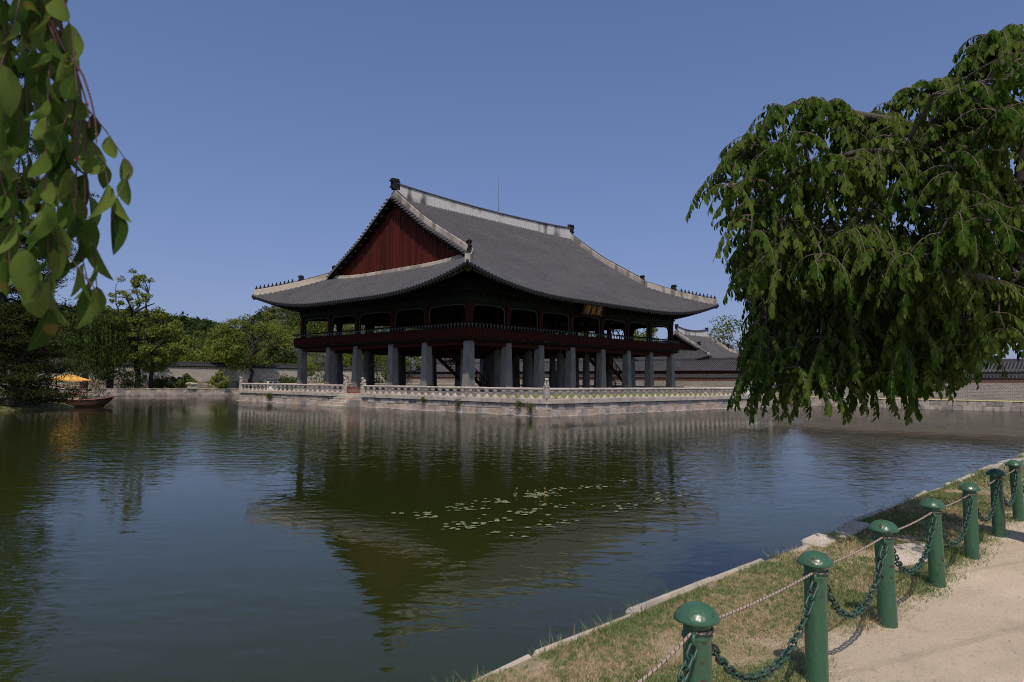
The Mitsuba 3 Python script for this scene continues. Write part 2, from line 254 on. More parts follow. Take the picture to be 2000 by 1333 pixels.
# grass on the strip beside the pond
def grass(n, x0, x1, h0, h1, rng, wd):
    x = rng.uniform(x0, x1, n*3); y = rng.uniform(-45.25, NB-0.01, n*3)
    b = np.interp(x, xs, bnd)
    dens = meshkit.fbm(np.stack([x*1.6, y*1.6, 0*x], -1), 3)
    keep = (y > b-0.04+0.1*rng.normal(0, 1, n*3)) & (rng.uniform(0, 1, n*3) < np.clip((dens-0.24)*5.0, 0.10, 1)); x, y = x[keep][:n], y[keep][:n]; n = len(x)
    a = rng.uniform(0, 2*np.pi, n); h = rng.uniform(h0, h1, n)*(0.6+0.8*np.clip(dens[keep][:n], 0, 1)); lean = rng.normal(0, 0.5, (n, 2))*h[:, None]
    s = np.stack([np.cos(a), np.sin(a)], 1)*wd*rng.uniform(0.6, 1.3, (n, 1))
    v = np.empty((n, 3, 3)); v[:, 0, :2] = np.c_[x, y]-s; v[:, 1, :2] = np.c_[x, y]+s; v[:, 2, :2] = np.c_[x, y]+lean; v[:, :2, 2] = 1.0; v[:, 2, 2] = 1.0+h
    return v.reshape(-1, 3), np.arange(3*n).reshape(-1, 3)
mb = MB(); mb.add(*grass(140000, -42.5, -37.5, 0.010, 0.036, rng, 0.0030)); mb.add(*grass(80000, -37.5, -30, 0.013, 0.045, rng, 0.0045)); mb.add(*grass(26000, -30, -12, 0.02, 0.07, rng, 0.009))
ct_ = np.concatenate([np.c_[rng.uniform(-41.5, -27, 60), NB-0.07+rng.normal(0, 0.03, 60)], np.c_[np.repeat([-40.73, -39.41, -38.11, -36.76, -35.45, -34.08, -32.8, -31.5], 5)+rng.normal(0.0, 0.13, 40), -45.02+np.abs(rng.normal(0, 0.09, 40))], np.c_[rng.uniform(-41, -28, 50), rng.uniform(-44.95, -43.85, 50)]])
for c_ in ct_:      # taller tufts at the edge, at the feet of the bollards and here and there
    n_ = rng.integers(25, 70); q = c_+rng.normal(0, 0.045, (n_, 2)); h_ = rng.uniform(0.035, 0.105, n_); a_ = rng.uniform(0, 6.28, n_); sd = np.c_[np.cos(a_), np.sin(a_)]*0.0028; le = (q-c_)*rng.uniform(0.3, 1.2, (n_, 1))+rng.normal(0, 0.2, (n_, 2))*h_[:, None]
    v_ = np.empty((n_, 3, 3)); v_[:, 0, :2] = q-sd; v_[:, 1, :2] = q+sd; v_[:, 2, :2] = q+le; v_[:, :2, 2] = 1.0; v_[:, 2, 2] = 1.0+h_; mb.add(v_.reshape(-1, 3), np.arange(3*n_).reshape(-1, 3))
put('grass', mb.get(), 'm_grass'); tag('grass', 'short dry green grass on the strip between bollards and pond', 'grass', None, 'stuff')

rp = np.random.default_rng(31); mb = MB(); PB = trimesh.creation.icosphere(1, 1.0); n = 520
for k in range(n):
    p = np.array([rp.uniform(-42, -28), -45.2-abs(rp.normal(0, 1.1)), 1.008]); sz = rp.uniform(0.003, 0.010)
    mb.add(np.array(PB.vertices)*sz*rp.uniform(0.6, 1.3, 3)*[1, 1, 0.6]+p, PB.faces)
put('pebbles', mb.get(), 'm_granite_grey', True); tag('pebbles', 'tiny loose pebbles scattered on the sandy path', 'pebbles', None, 'stuff')
# stone edging of the near bank
ed = thing('pond_edging', 'pale worn stone edging along the near grassy bank of the pond', 'kerb')
x = -47.0; r = np.random.default_rng(3)
while x < 12:
    L = r.uniform(0.5, 1.4); o = r.normal(0, 0.02)
    wide = 0.03+0.16*(-36.6 < x < -35.3)+(0.35 if x > -28 else 0)*r.uniform(0.3, 1)+abs(r.normal(0, 0.02))
    part(ed, 'stone', stone_block((x, NB-wide+o, 0.3), (x+L-0.008, NB+0.045+o, 1.012+r.normal(0, 0.012)), r, 0.025, 0.022), ('m_granite_pale', 'm_granite', 'm_granite_pale')[r.integers(3)] if x < -29 else 'm_granite_grey'); x += L
sl = thing('stone_slab', 'flat pale stone slab lying in the grass behind the bollards', 'stone slab')
c = np.array([-35.75, -44.62]); ang = np.linspace(0, 2*np.pi, 15)[:-1]; rr = np.random.default_rng(8)
pl = Polygon([(c[0]+(0.62*np.cos(a))*(1+rr.normal(0, 0.05)), c[1]+0.24*np.sin(a)*(1+rr.normal(0, 0.06))) for a in ang])
put(sl, plate(pl, 0.06, ((0, 0, 0.965), (1, 0, 0), (0, 1, 0), (0, 0, 1))), 'm_granite_pale')

# far banks of the pond: two courses of blocks
def bank(name, label, axis, c, a, b, courses, depth, zt):
    k = thing(name, label, 'retaining wall'); r = np.random.default_rng(len(label)); sgn = 1
    z = -0.3
    for ci, h in enumerate(courses):
        s = a+r.uniform(0, 0.4)
        while s < b:
            L = r.uniform(0.6, 1.05); e = r.normal(0, 0.012)+0.05*ci
            lo, hi = ((c+e, s, z), (c+depth, s+L-0.02, z+h-0.018)) if axis == 'x' else ((s, c+e, z), (s+L-0.02, c+depth, z+h-0.018))
            part(k, 'stone', stone_block(lo, hi, r, 0.03, 0.01), ('m_granite', 'm_granite_pink', 'm_granite', 'm_granite_grey')[r.integers(4)]); s += L
        z += h
    lo, hi = ((c+0.12, a-30, -0.5), (c+depth+0.4, b+30, zt-0.03)) if axis == 'x' else ((a-45, c+0.12, -0.5), (b+30, c+depth+0.4, zt-0.03))
    part(k, 'backing', boxvf(lo, hi), 'm_granite_grey')
bank('east_bank', 'straight grey stone bank under the grass verge at right', 'x', RB, -42, 6, (0.72, 0.58), 0.5, 1.0)
bank('north_bank', 'shaded stone bank along the far left water edge', 'y', FB, -24, 14, (0.75, 0.62), 0.5, 1.07)

# ------------------------------------------------------------------ walls of the palace
def tiled_wall(name, label, axis, c, a, b, z0, zb, zt, face, base=None):
    """A wall along an axis with a small tiled roof; its body, stone footing, roof slopes and tile rows."""
    k = thing(name, label, 'wall'); th = 0.4
    def P(s, o, z): return (c+o, s, z) if axis == 'x' else (s, c+o, z)
    def B(s0, s1, o0, o1, za, zc): return boxvf(np.minimum(P(s0, o0, za), P(s1, o1, zc)), np.maximum(P(s0, o0, za), P(s1, o1, zc)))
    part(k, 'body', B(a, b, -th, th, base or z0, zb), face)
    if base:
        r = np.random.default_rng(5); z = z0
        while z < base-0.05:
            h = min(r.uniform(0.38, 0.5), base-z); s = max(a, -26)
            while s < min(b, 45):
                L = r.uniform(0.7, 1.4); part(k, 'footing_stone', stone_block(*[np.minimum(*q) if i == 0 else np.maximum(*q) for i, q in enumerate([(P(s, -th-0.08, z), P(s+L-0.03, th, z+h-0.02))]*2)], r, 0.03, 0.012), ('m_granite', 'm_granite_pink', 'm_granite_grey')[r.integers(3)]); s += L
            z += h
        part(k, 'footing_core', B(a, b, -th+0.02, th-0.02, z0, base), 'm_granite_grey')
    part(k, 'eave_board', B(a, b, -th-0.08, th+0.08, zb, zb+0.10), 'm_darkwood')
    w = 0.60; zr = zt-0.22
    mb = MB()
    for sg in (-1, 1):
        mb.add([P(a, sg*w, zb+0.1), P(b, sg*w, zb+0.1), P(b, 0, zr), P(a, 0, zr)], [[0, 1, 2, 3]])
        mb.add([P(a, sg*w, zb+0.1), P(b, sg*w, zb+0.1), P(b, sg*0.5, zb+0.09), P(a, sg*0.5, zb+0.09)], [[0, 1, 2, 3]])
    part(k, 'roof', mb.get(), 'm_tile_dark')
    mb = MB(); s = a+0.15
    while s < b:
        for sg in (-1, 1): mb.add(*tube([P(s, sg*(w+0.04), zb+0.12), P(s, sg*w*0.5, (zb+zr)/2+0.05), P(s, 0, zr+0.01)], 0.075, 6))
        s += 0.34
    part(k, 'tile_rows', mb.get(), 'm_tile', 40, kind='stuff')
    part(k, 'ridge', band([P(a, 0, zr), P((a+b)/2, 0, zr), P(b, 0, zr)], 0.16, -0.05, 0.22), 'm_tile')
    return k
tiled_wall('palace_wall', 'long brick palace wall with tiled top behind the right bank', 'x', 51.4, -70, 81, 1.0, 3.32, 3.95, 'm_wall_right')
tiled_wall('palace_wall', 'high pale brick wall with tiled top behind the left bank', 'y', 82.0, -70, 51, 1.0, 4.75, 5.72, 'm_wall_left', 2.3)

# ------------------------------------------------------------------ hip-and-gable roofs
class Roof:
    """x along the ridge; eave outline given by the outer wall rectangle and overhang; profile prof(t) with t the distance in from the eave line."""
    def __init__(s, x0, x1, y0, y1, over, ze, a, b, rake, lift, span, flare=0.35, pitch=0.42):
        s.__dict__.update(locals()); s.ym = (y0+y1)/2; s.zr = s.prof(s.ym-y0+over)
    def prof(s, t): return s.ze+s.a*t+s.b*t*t
    def crn(s, u): return np.maximum(0, 1-np.maximum(u, 0)/s.span)**2.4
    def u_long(s, x): return np.minimum(x-(s.x0-s.over-s.flare), (s.x1+s.over+s.flare)-x)
    def u_short(s, y): return np.minimum(y-(s.y0-s.over-s.flare), (s.y1+s.over+s.flare)-y)
    def z_long(s, x, t):
        g = 1-np.clip((t-s.span*0.33)/(s.span*0.5), 0, 1)**2; return s.prof(t)+s.lift*s.crn(s.u_long(x))*g
    def z_short(s, y, t):
        g = 1-np.clip((t-s.span*0.33)/(s.span*0.5), 0, 1)**2; return s.prof(t)+s.lift*s.crn(s.u_short(y))*g
    def edge_long(s, x): return -s.flare*s.crn(s.u_long(x))      # t at the eave (the plan flares out at the corners)
    def edge_short(s, y): return -s.flare*s.crn(s.u_short(y))
    def row(s, side, w, n=14):
        """Polyline of a tile row: side 'front'/'back' at x = w, 'left'/'right' at y = w."""
        o = s.over
        if side in ('front', 'back'):
            t0 = s.edge_long(w); d = min(w-(s.x0-o), (s.x1+o)-w)
            t1 = s.ym-s.y0+o if s.rake[0]-0.3 <= w <= s.rake[1]+0.3 else d
            t = np.linspace(t0, max(t1, t0+0.15), n); y = s.y0-o+t if side == 'front' else s.y1+o-t
            return np.stack([np.full(n, w), y, s.z_long(w, t)], 1)
        t0 = s.edge_short(w); d = min(w-(s.y0-o), (s.y1+o)-w); t1 = min(d, s.rake[0]+0.25-(s.x0-o))
        t = np.linspace(t0, max(t1, t0+0.15), n); x = s.x0-o+t if side == 'left' else s.x1+o-t
        return np.stack([x, np.full(n, w), s.z_short(w, t)], 1)
    def ws(s, side):
        o = s.over+s.flare-0.1; a, b = (s.x0-o, s.x1+o) if side in ('front', 'back') else (s.y0-o, s.y1+o)
        n = round((b-a)/s.pitch); return a+(np.arange(n+1))*(b-a)/n
def half_pipe(path, r, sides=5):
    """An upturned half pipe on a path (a row of cover tiles), closed at its lower end."""
    p = np.asarray(path, float); t = unit(np.gradient(p, axis=0)); h = unit(np.cross(t, [0, 0, 1.0])); up = np.cross(h, t)
    a = np.linspace(-0.15, np.pi+0.15, sides); P = p[:, None]+r*(np.cos(a)[None, :, None]*h[:, None]+np.sin(a)[None, :, None]*up[:, None])
    v, f = grid_mesh(P); return np.vstack([v]), np.vstack([f, [[0, k, k+1] for k in range(1, sides-1)]])
def roof_under(R, side, drop0, drop1, n=70, m=6, t_in=None):
    o = R.over+R.flare; L = (R.x0-o, R.x1+o) if side in ('front', 'back') else (R.y0-o, R.y1+o); rows = []
    for w in np.linspace(L[0]+0.02, L[1]-0.02, n):
        p = R.row(side, w, 30); rows.append(p)
    return np.array(rows)
def surf(R, side, off, n=90):
    P = roof_under(R, side, 0, 0, n); P = P.copy(); P[..., 2] += off; return grid_mesh(P)

def build_roof(owner, R, detail=True, plaster=('m_plaster', 'm_plaster_worn', 'm_plaster_worn', 'm_plaster_cream'), rh=1.1, hh=0.65, th=0.24, sag=0.4):
    rf = key_of(f'{owner}__roof')
    mb = MB()
    for sd in ('front', 'back', 'left', 'right'):
        mb.add(*surf(R, sd, 0.0)); mb.add(*surf(R, sd, -0.22))
        # eave fascia
        P = roof_under(R, sd, 0, 0, 90)[:, 0]; mb.add(*grid_mesh(np.stack([P+[0, 0, 0.02], P-[0, 0, 0.22]], 1)))
    put(rf, mb.get(), 'm_tile_dark', 40)
    rr = R.pitch*0.285
    for sd in ('front', 'left', 'back', 'right'):
        mbs = MB()
        for w in R.ws(sd):
            if sd in ('front', 'back') and not (R.rake[0]-0.3 <= w <= R.rake[1]+0.3) and min(w-(R.x0-R.over), R.x1+R.over-w) < 0.05: continue
            p = R.row(sd, w, 12 if sd in ('front', 'back') else 7)
            if np.linalg.norm(p[-1]-p[0]) < 0.3: continue
            m = half_pipe(p+[0, 0, 0.02], rr)
            if detail and sd in ('front', 'left'): part(rf, 'tile_row', m, 'm_tile', 50)
            else: mbs.add(*m)
        if mbs.v: part(rf, 'far_tile_rows' if detail else 'tile_rows', mbs.get(), 'm_tile', 50, kind='stuff')
    # ridge, rakes, hips
    xr = np.linspace(R.rake[0], R.rake[1], 25); u = (xr-xr.mean())/(xr[-1]-xr[0])*2
    path = np.stack([xr, np.full(25, R.ym), R.zr+sag*u*u-0.1], 1)
    part(rf, 'ridge', band(path, th, -0.3, rh), plaster[0], label='white plastered main ridge streaked with black stains' if detail else None)
    mb = MB(); mb.add(*band(path, th+0.10, rh, rh+0.10)); mb.add(*tube(path+[0, 0, rh+0.12], 0.13, 8)); part(rf, 'ridge_cap', mb.get(), 'm_tile', 40)
    o = R.over; tj = R.rake[0]-(R.x0-o)
    for i, xk in enumerate(R.rake):
        for j, sg in enumerate((1, -1)):
            t = np.linspace(R.ym-R.y0+o, tj, 16); y = R.y0-o+t if sg > 0 else R.y1+o-t
            pth = np.stack([np.full(16, xk), y, R.z_long(np.full(16, xk), t)], 1)
            q = np.clip((t-tj)/(t[0]-tj), 0, 1)
            part(rf, 'rake_ridge', band(pth+[0, 0, 0.0], th*0.9, -0.15, hh*1.2), plaster[1]); part(rf, 'rake_cap', tube(pth+[0, 0, hh*1.2+0.03], 0.11, 7), 'm_tile', 40)
            th_ = np.linspace(tj, -R.flare+0.25, 12); xx = (R.x0-o+th_) if i == 0 else (R.x1+o-th_); yy = R.y0-o+th_ if sg > 0 else R.y1+o-th_
            hp = np.stack([xx, yy, R.z_long(xx, th_)], 1)
            part(rf, 'hip_ridge', band(hp, th*0.9, -0.2, hh), plaster[3] if (i == 0 and sg < 0) else plaster[2]); part(rf, 'hip_cap', tube(hp+[0, 0, hh+0.03], 0.11, 7), 'm_tile', 40)
            tip = hp[-1]+(hp[-1]-hp[-2])*0.15
            part(rf, 'end_tile', lathe([(0, 0), (0.13, 0.02), (0.13, 0.3), (0, 0.32)], 10, tip+[0, 0, -0.15]), 'm_tile', 40)
            # tile ends along the rake's outer side
            tt = np.arange(tj+0.2, R.ym-R.y0+o-0.1, R.pitch); ox = -1 if i == 0 else 1; mbs = MB()
            for tq in tt:
                yq = R.y0-o+tq if sg > 0 else R.y1+o-tq; zq = R.z_long(xk, tq)
                m = half_pipe([(xk+ox*0.86, yq, zq-0.12), (xk+ox*0.4, yq, zq+0.02), (xk, yq, zq+0.06)], rr*1.35)
                if detail and i == 0: part(rf, 'rake_tile', m, 'm_tile', 50)
                else: mbs.add(*m)
            if mbs.v: part(rf, 'rake_tiles', mbs.get(), 'm_tile', 50, kind='stuff')
            tq = np.linspace(tj, R.ym-R.y0+o, 14); yq = R.y0-o+tq if sg > 0 else R.y1+o-tq; zq = R.z_long(np.full(14, xk), tq)
            P = np.stack([np.stack([np.full(14, xk+ox*a), yq, zq+b], 1) for a, b in ((0, 0.0), (0.72, -0.14), (0.72, -0.26), (0.55, -0.5), (-0.3, -0.5))], 1)
            part(rf, 'barge_board', grid_mesh(P), 'm_darkwood')
    return rf
def ornament(owner, name, p, size, yaw=0, mat_='m_tile_dark'):
    """A ridge-end beast head: a block with a snout, brow and curled crest."""
    mb = MB(); 
    for a, b in (((-0.35, -0.22, 0), (0.35, 0.22, 0.62)), ((-0.30, -0.19, 0.6), (0.42, 0.19, 1.0)), ((0.3, -0.13, 0.66), (0.62, 0.13, 0.8)), ((0.3, -0.13, 0.12), (0.58, 0.13, 0.26)), ((-0.46, -0.1, 0.25), (-0.33, 0.1, 0.9)), ((-0.12, -0.25, 0.72), (0.12, 0.25, 0.9))):
        mb.add(*stone_block(a, b, np.random.default_rng(4), 0.05, 0.02))
    v, f = mb.get(); v = v*size; c, s = math.cos(yaw), math.sin(yaw); v = np.c_[v[:, 0]*c-v[:, 1]*s, v[:, 0]*s+v[:, 1]*c, v[:, 2]]+np.array(p)
    return part(owner, name, (v, f), mat_)
def figurine(owner, p, yaw, size=0.42):
    mb = MB()
    mb.add(*lathe([(0, 0), (0.3, 0.02), (0.26, 0.3), (0.16, 0.62), (0.0, 0.66)], 7)); mb.add(*lathe([(0, 0.56), (0.15, 0.66), (0.16, 0.84), (0.06, 1.0), (0, 1.02)], 7, (0.08, 0, 0)))
    mb.add(*boxvf((0.16, -0.14, 0.0), (0.34, 0.14, 0.42)))
    v, f = mb.get(); v = v*size; c, s = math.cos(yaw), math.sin(yaw); v = np.c_[v[:, 0]*c-v[:, 1]*s, v[:, 0]*s+v[:, 1]*c, v[:, 2]]+np.array(p)
    part(owner, 'figurine', (v, f), 'm_tile_dark')

# ------------------------------------------------------------------ the pavilion
GX = np.cumsum([0, 4.879, 4.685, 4.969, 5.334, 4.969, 4.685, 4.879]); GY = np.cumsum([0, 5.86, 5.292, 6.196, 5.292, 5.86]); LX, LY = GX[-1], GY[-1]
pv = thing('pavilion', 'large two-storey wooden pavilion on stone columns under a grey tiled hip-and-gable roof', 'pavilion')
R = Roof(0, LX, 0, LY, 4.0, 10.62, 0.529, 0.00592, (2.3, LX-2.3), 2.0, 15.0)
rf = build_roof(pv, R)
# ridge-end heads, beasts on the rakes and hips
for i, (xk, yw) in enumerate(((2.3, math.pi), (LX-2.3, 0))):
    ornament(rf, 'ridge_head', (xk, R.ym, R.zr+0.8), 1.2, yw)
for i, xk in enumerate(R.rake):
    for sg in (1, -1):
        y = R.y0-4+6.3 if sg > 0 else R.y1+4-6.3
        ornament(rf, 'dragon_head', (xk, y+sg*0.35, R.z_long(xk, 6.3)+0.72), 0.72, -sg*math.pi/2)
        d = np.array([-1 if i == 0 else 1, -sg])/math.sqrt(2)
        yw = math.atan2(d[1], d[0])
        for q, tq in enumerate(np.linspace(3.35, 0.05, 11)):
            x = R.x0-4+tq if i == 0 else R.x1+4-tq; y = R.y0-4+tq if sg > 0 else R.y1+4-tq; z = float(R.z_long(x, tq))+0.70
            if q == 0: ornament(rf, 'dragon_head', (x-d[0]*0.5, y-d[1]*0.5, z+0.05), 0.7, yw)
            else: figurine(rf, (x, y, z), yw, 0.44)
part(rf, 'lightning_rod', tube([(18.0, R.ym, R.zr+0.9), (18.0, R.ym, R.zr+2.5), (18.0, R.ym, R.zr+5.6)], [0.045, 0.03, 0.018], 6), 'm_metal', label='thin lightning rod standing on the main ridge')
part(rf, 'rod_base', lathe([(0, 0), (0.3, 0), (0.22, 0.2), (0.08, 0.3), (0, 0.3)], 10, (18.0, R.ym, R.zr+0.98)), 'm_metal')
# gables: boards with cover battens, pale trim at the foot
for xk, ox in ((2.42, -1), (LX-2.42, 1)):
    y = np.arange(2.4, LY-2.3, 0.3); mb, mbb = MB(), MB()
    for k in range(len(y)-1):
        za, zb = [min(R.z_long(xk, min(q+4, LY+4-q))-0.3, 99) for q in (y[k], y[k+1])]; z0 = R.z_short(y[k], xk-R.x0+4 if ox < 0 else R.x1+4-xk)-0.3
        x0, x1 = sorted((xk+ox*0.012*((k*7) % 3), xk-ox*0.08))
        mb.add([(x, q, z) for x in (x0, x1) for q, z in ((y[k]+0.006, z0), (y[k+1]-0.006, z0), (y[k+1]-0.006, zb), (y[k]+0.006, za))], [[0, 1, 2, 3], [4, 7, 6, 5], [0, 3, 7, 4], [1, 5, 6, 2]])
        b0, b1 = sorted((xk+ox*0.05, xk))
        mbb.add(*boxvf((b0, y[k]-0.025, z0), (b1, y[k]+0.025, za-0.02)))
    gb = part(pv, 'gable', mb.get(), 'm_gable', label='red vertical-boarded gable' if ox < 0 else None); part(gb, 'battens', mbb.get(), 'm_gable', kind='stuff')
    tq = xk-R.x0+4 if ox < 0 else R.x1+4-xk; yy = np.linspace(3.0, LY-3.0, 30)
    part(pv, 'gable_trim', band(np.stack([np.full(30, xk+ox*0.28), yy, R.z_short(yy, tq-0.2)], 1), 0.13, -0.1, 0.34), 'm_plaster_cream')
    mb = MB()
    for tq in np.arange(8.0, 18.0, 0.95):
        for sg in (1, -1):
            yq = -4+tq if sg > 0 else LY+4-tq; z = R.z_long(xk, tq)-0.62; mb.add(*boxvf((min(xk+ox*0.75, xk), yq-0.08, z-0.1), (max(xk+ox*0.75, xk), yq+0.08, z+0.1)))
    part(pv, 'purlin_ends', mb.get(), 'm_greenwood', kind='stuff')
# timber under the eaves: ceiling, wall plate, rafters, corner beams
part(pv, 'ceiling', boxvf((0.3, 0.3, 10.35), (LX-0.3, LY-0.3, 10.5)), 'm_darkwood')
mb = MB()
for a, b in (((-0.3, -0.28, 9.85), (LX+0.3, 0.28, 10.55)), ((-0.3, LY-0.28, 9.85), (LX+0.3, LY+0.28, 10.55)), ((-0.28, 0.29, 9.86), (0.28, LY-0.29, 10.55)), ((LX-0.28, 0.29, 9.86), (LX+0.28, LY-0.29, 10.55)),
             ((-0.8, -0.85, 10.75), (LX+0.8, -0.55, 11.05)), ((-0.85, -0.5, 10.76), (-0.55, LY+0.8, 11.05)), ((-0.1, -0.2, 10.56), (LX+0.1, 0.2, 11.9)), ((-0.2, 0.2, 10.57), (0.2, LY, 11.9))): mb.box(a, b)
part(pv, 'lintel', mb.get(), 'm_greenwood')
mb = MB()
for i, xq in enumerate(np.linspace(0, LX, 29)):
    for k, (w, o, z) in enumerate(((0.16, 0.55, 10.30), (0.14, 0.75, 10.52), (0.12, 0.95, 10.74))):
        mb.box((xq-w, -o, z), (xq+w, -0.29, z+0.17))
for i, yq in enumerate(np.linspace(0, LY, 23)):
    for k, (w, o, z) in enumerate(((0.16, 0.55, 10.30), (0.14, 0.75, 10.52), (0.12, 0.95, 10.74))):
        mb.box((-o, yq-w, z), (-0.29, yq+w, z+0.17))
part(pv, 'brackets', mb.get(), 'm_greenwood', kind='stuff')
def rafters(sd, lower):
    mb, ends = MB(), MB(); L = LX if sd in ('front', 'back') else LY; n = int(L/0.42)
    s = np.concatenate([np.linspace(0, L, n), []])
    fan = np.linspace(0.35, 3.75, 10)
    items = [(q, q) for q in s]+[(-0.15*k/10, -f) for k, f in enumerate(fan)]+[(L+0.15*k/10, L+f) for k, f in enumerate(fan)]
    for q0, q1 in items:
        t1 = 1.3 if lower else 0.22
        qq = q0+(q1-q0)*((4-t1)/4 if lower else 1.0)
        def pt(q, t, dz):
            if sd in ('front', 'back'): y = -4+t if sd == 'front' else LY+4-t; return np.array([q, y, R.z_long(q, max(t, 0))+dz])
            x = -4+t if sd == 'left' else LX+4-t; return np.array([x, q, R.z_short(q, max(t, 0))+dz])
        a, b = pt(q0, 4.3, -0.62 if lower else -0.42), pt(qq, t1, -0.52 if lower else -0.34)
        if not lower: a = b+(a-b)*0.5
        mb.add(*tube([a, (a+b)/2, b], 0.10 if lower else 0.085, 6)); d = unit(b-a); ends.add(*tube([b, b+d*0.03], 0.075 if lower else 0.062, 6))
    return mb, ends
m1, e1 = MB(), MB()
for sd in ('front', 'left', 'back', 'right'):
    for lo in (True, False):
        a, b = rafters(sd, lo); m1.add(*a.get()); e1.add(*b.get())
ra = part(pv, 'rafters', m1.get(), 'm_greenwood', kind='stuff'); part(ra, 'rafter_ends', e1.get(), 'm_rafter_end', kind='stuff')
for i, xk in enumerate((0, LX)):
    for j, yk in enumerate((0, LY)):
        dx, dy = (-1 if i == 0 else 1), (-1 if j == 0 else 1)
        def cp(t, dz): x = xk+dx*(4-t); return np.array([x, yk+dy*(4-t), float(R.z_long(x, max(t, 0)))+dz])
        a, b, c = cp(4.2, -0.75), cp(1.2, -0.62), cp(-0.2, -0.42)
        part(pv, 'corner_beam', tube([a, (a+b)/2, b], 0.26, 8), 'm_ochre' if (i, j) == (0, 0) else 'm_greenwood', label='ochre painted corner beam under the near eave corner' if (i, j) == (0, 0) else None)
        part(pv, 'corner_beam', tube([cp(2.2, -0.42), cp(0.8, -0.36), c], 0.2, 8), 'm_greenwood')
# upper columns, frames round the openings
def onedge(k, s): return ((s, 0), (s, LY), (0, s), (LX, s))[k]
for ix, x in enumerate(GX):
    for iy, y in enumerate(GY):
        outer = ix in (0, 7) or iy in (0, 5)
        if outer:
            part(pv, 'wooden_column', boxvf((x-0.24, y-0.24, 6.55), (x+0.24, y+0.24, 9.86)), 'm_redwood')
            v, f = MB().add([(x+sx*w, y+sy*w, z) for w, z in ((0.44, 1.66), (0.40, 3.2), (0.335, 6.27)) for sx, sy in ((-1, -1), (1, -1), (1, 1), (-1, 1))], [[a+k, a+(k+1) % 4, a+4+(k+1) % 4, a+4+k] for a in (0, 4) for k in range(4)]).get()
            part(pv, 'stone_column', (v, f), 'm_colstone')
        else:
            part(pv, 'wooden_column', lathe([(0.27, 6.55), (0.26, 10.34)], 14, (x, y, 0)), 'm_redwood', 40)
            part(pv, 'stone_column', lathe([(0.46, 1.66), (0.43, 3.2), (0.36, 6.27)], 16, (x, y, 0)), 'm_colstone', 40)
def opening(w, h):
    """Scalloped frame of an opening (w x h), hung under the lintel."""
    pts = [(0.10, 0)]
    for s in (0, 1):
        ang = [(0.09, h*0.62), (0.14, h*0.70), (0.12, h*0.77), (0.23, h*0.83), (0.31, h*0.885), (0.5, h*0.895), (0.8, h*0.925), (1.1, h*0.912), (1.4, h*0.935), (w/2-0.3, h*0.93)]
        pts += ang if s == 0 else [(w-a, b) for a, b in ang[::-1]]
    pts += [(w-0.10, 0)]
    inner = Polygon(pts); return sbox(0, 0, w, h).difference(inner.buffer(0.0)), inner
for sd, G in (('f', GX), ('b', GX), ('l', GY), ('r', GY)):
    for k in range(len(G)-1):
        a, w = G[k]+0.25, G[k+1]-G[k]-0.5; fr, inner = opening(w, 3.0)
        o, ex, en = {'f': ((a, -0.06, 6.86), (1, 0, 0), (0, 1, 0)), 'b': ((a, LY-0.06, 6.86), (1, 0, 0), (0, 1, 0)), 'l': ((-0.06, a, 6.86), (0, 1, 0), (1, 0, 0)), 'r': ((LX-0.06, a, 6.86), (0, 1, 0), (1, 0, 0))}[sd]
        q = part(pv, 'opening_frame', plate(fr, 0.12, (o, ex, (0, 0, 1), en)), 'm_greenwood')
        if sd in 'fl':
            rim = inner.difference(inner.buffer(-0.035)).intersection(sbox(0, 0.8, w, 3.0)); o2 = np.array(o, float)-np.array(en)*0.03
            part(q, 'pale_edge', plate(rim, 0.05, (o2, ex, (0, 0, 1), en)), 'm_paletrim')
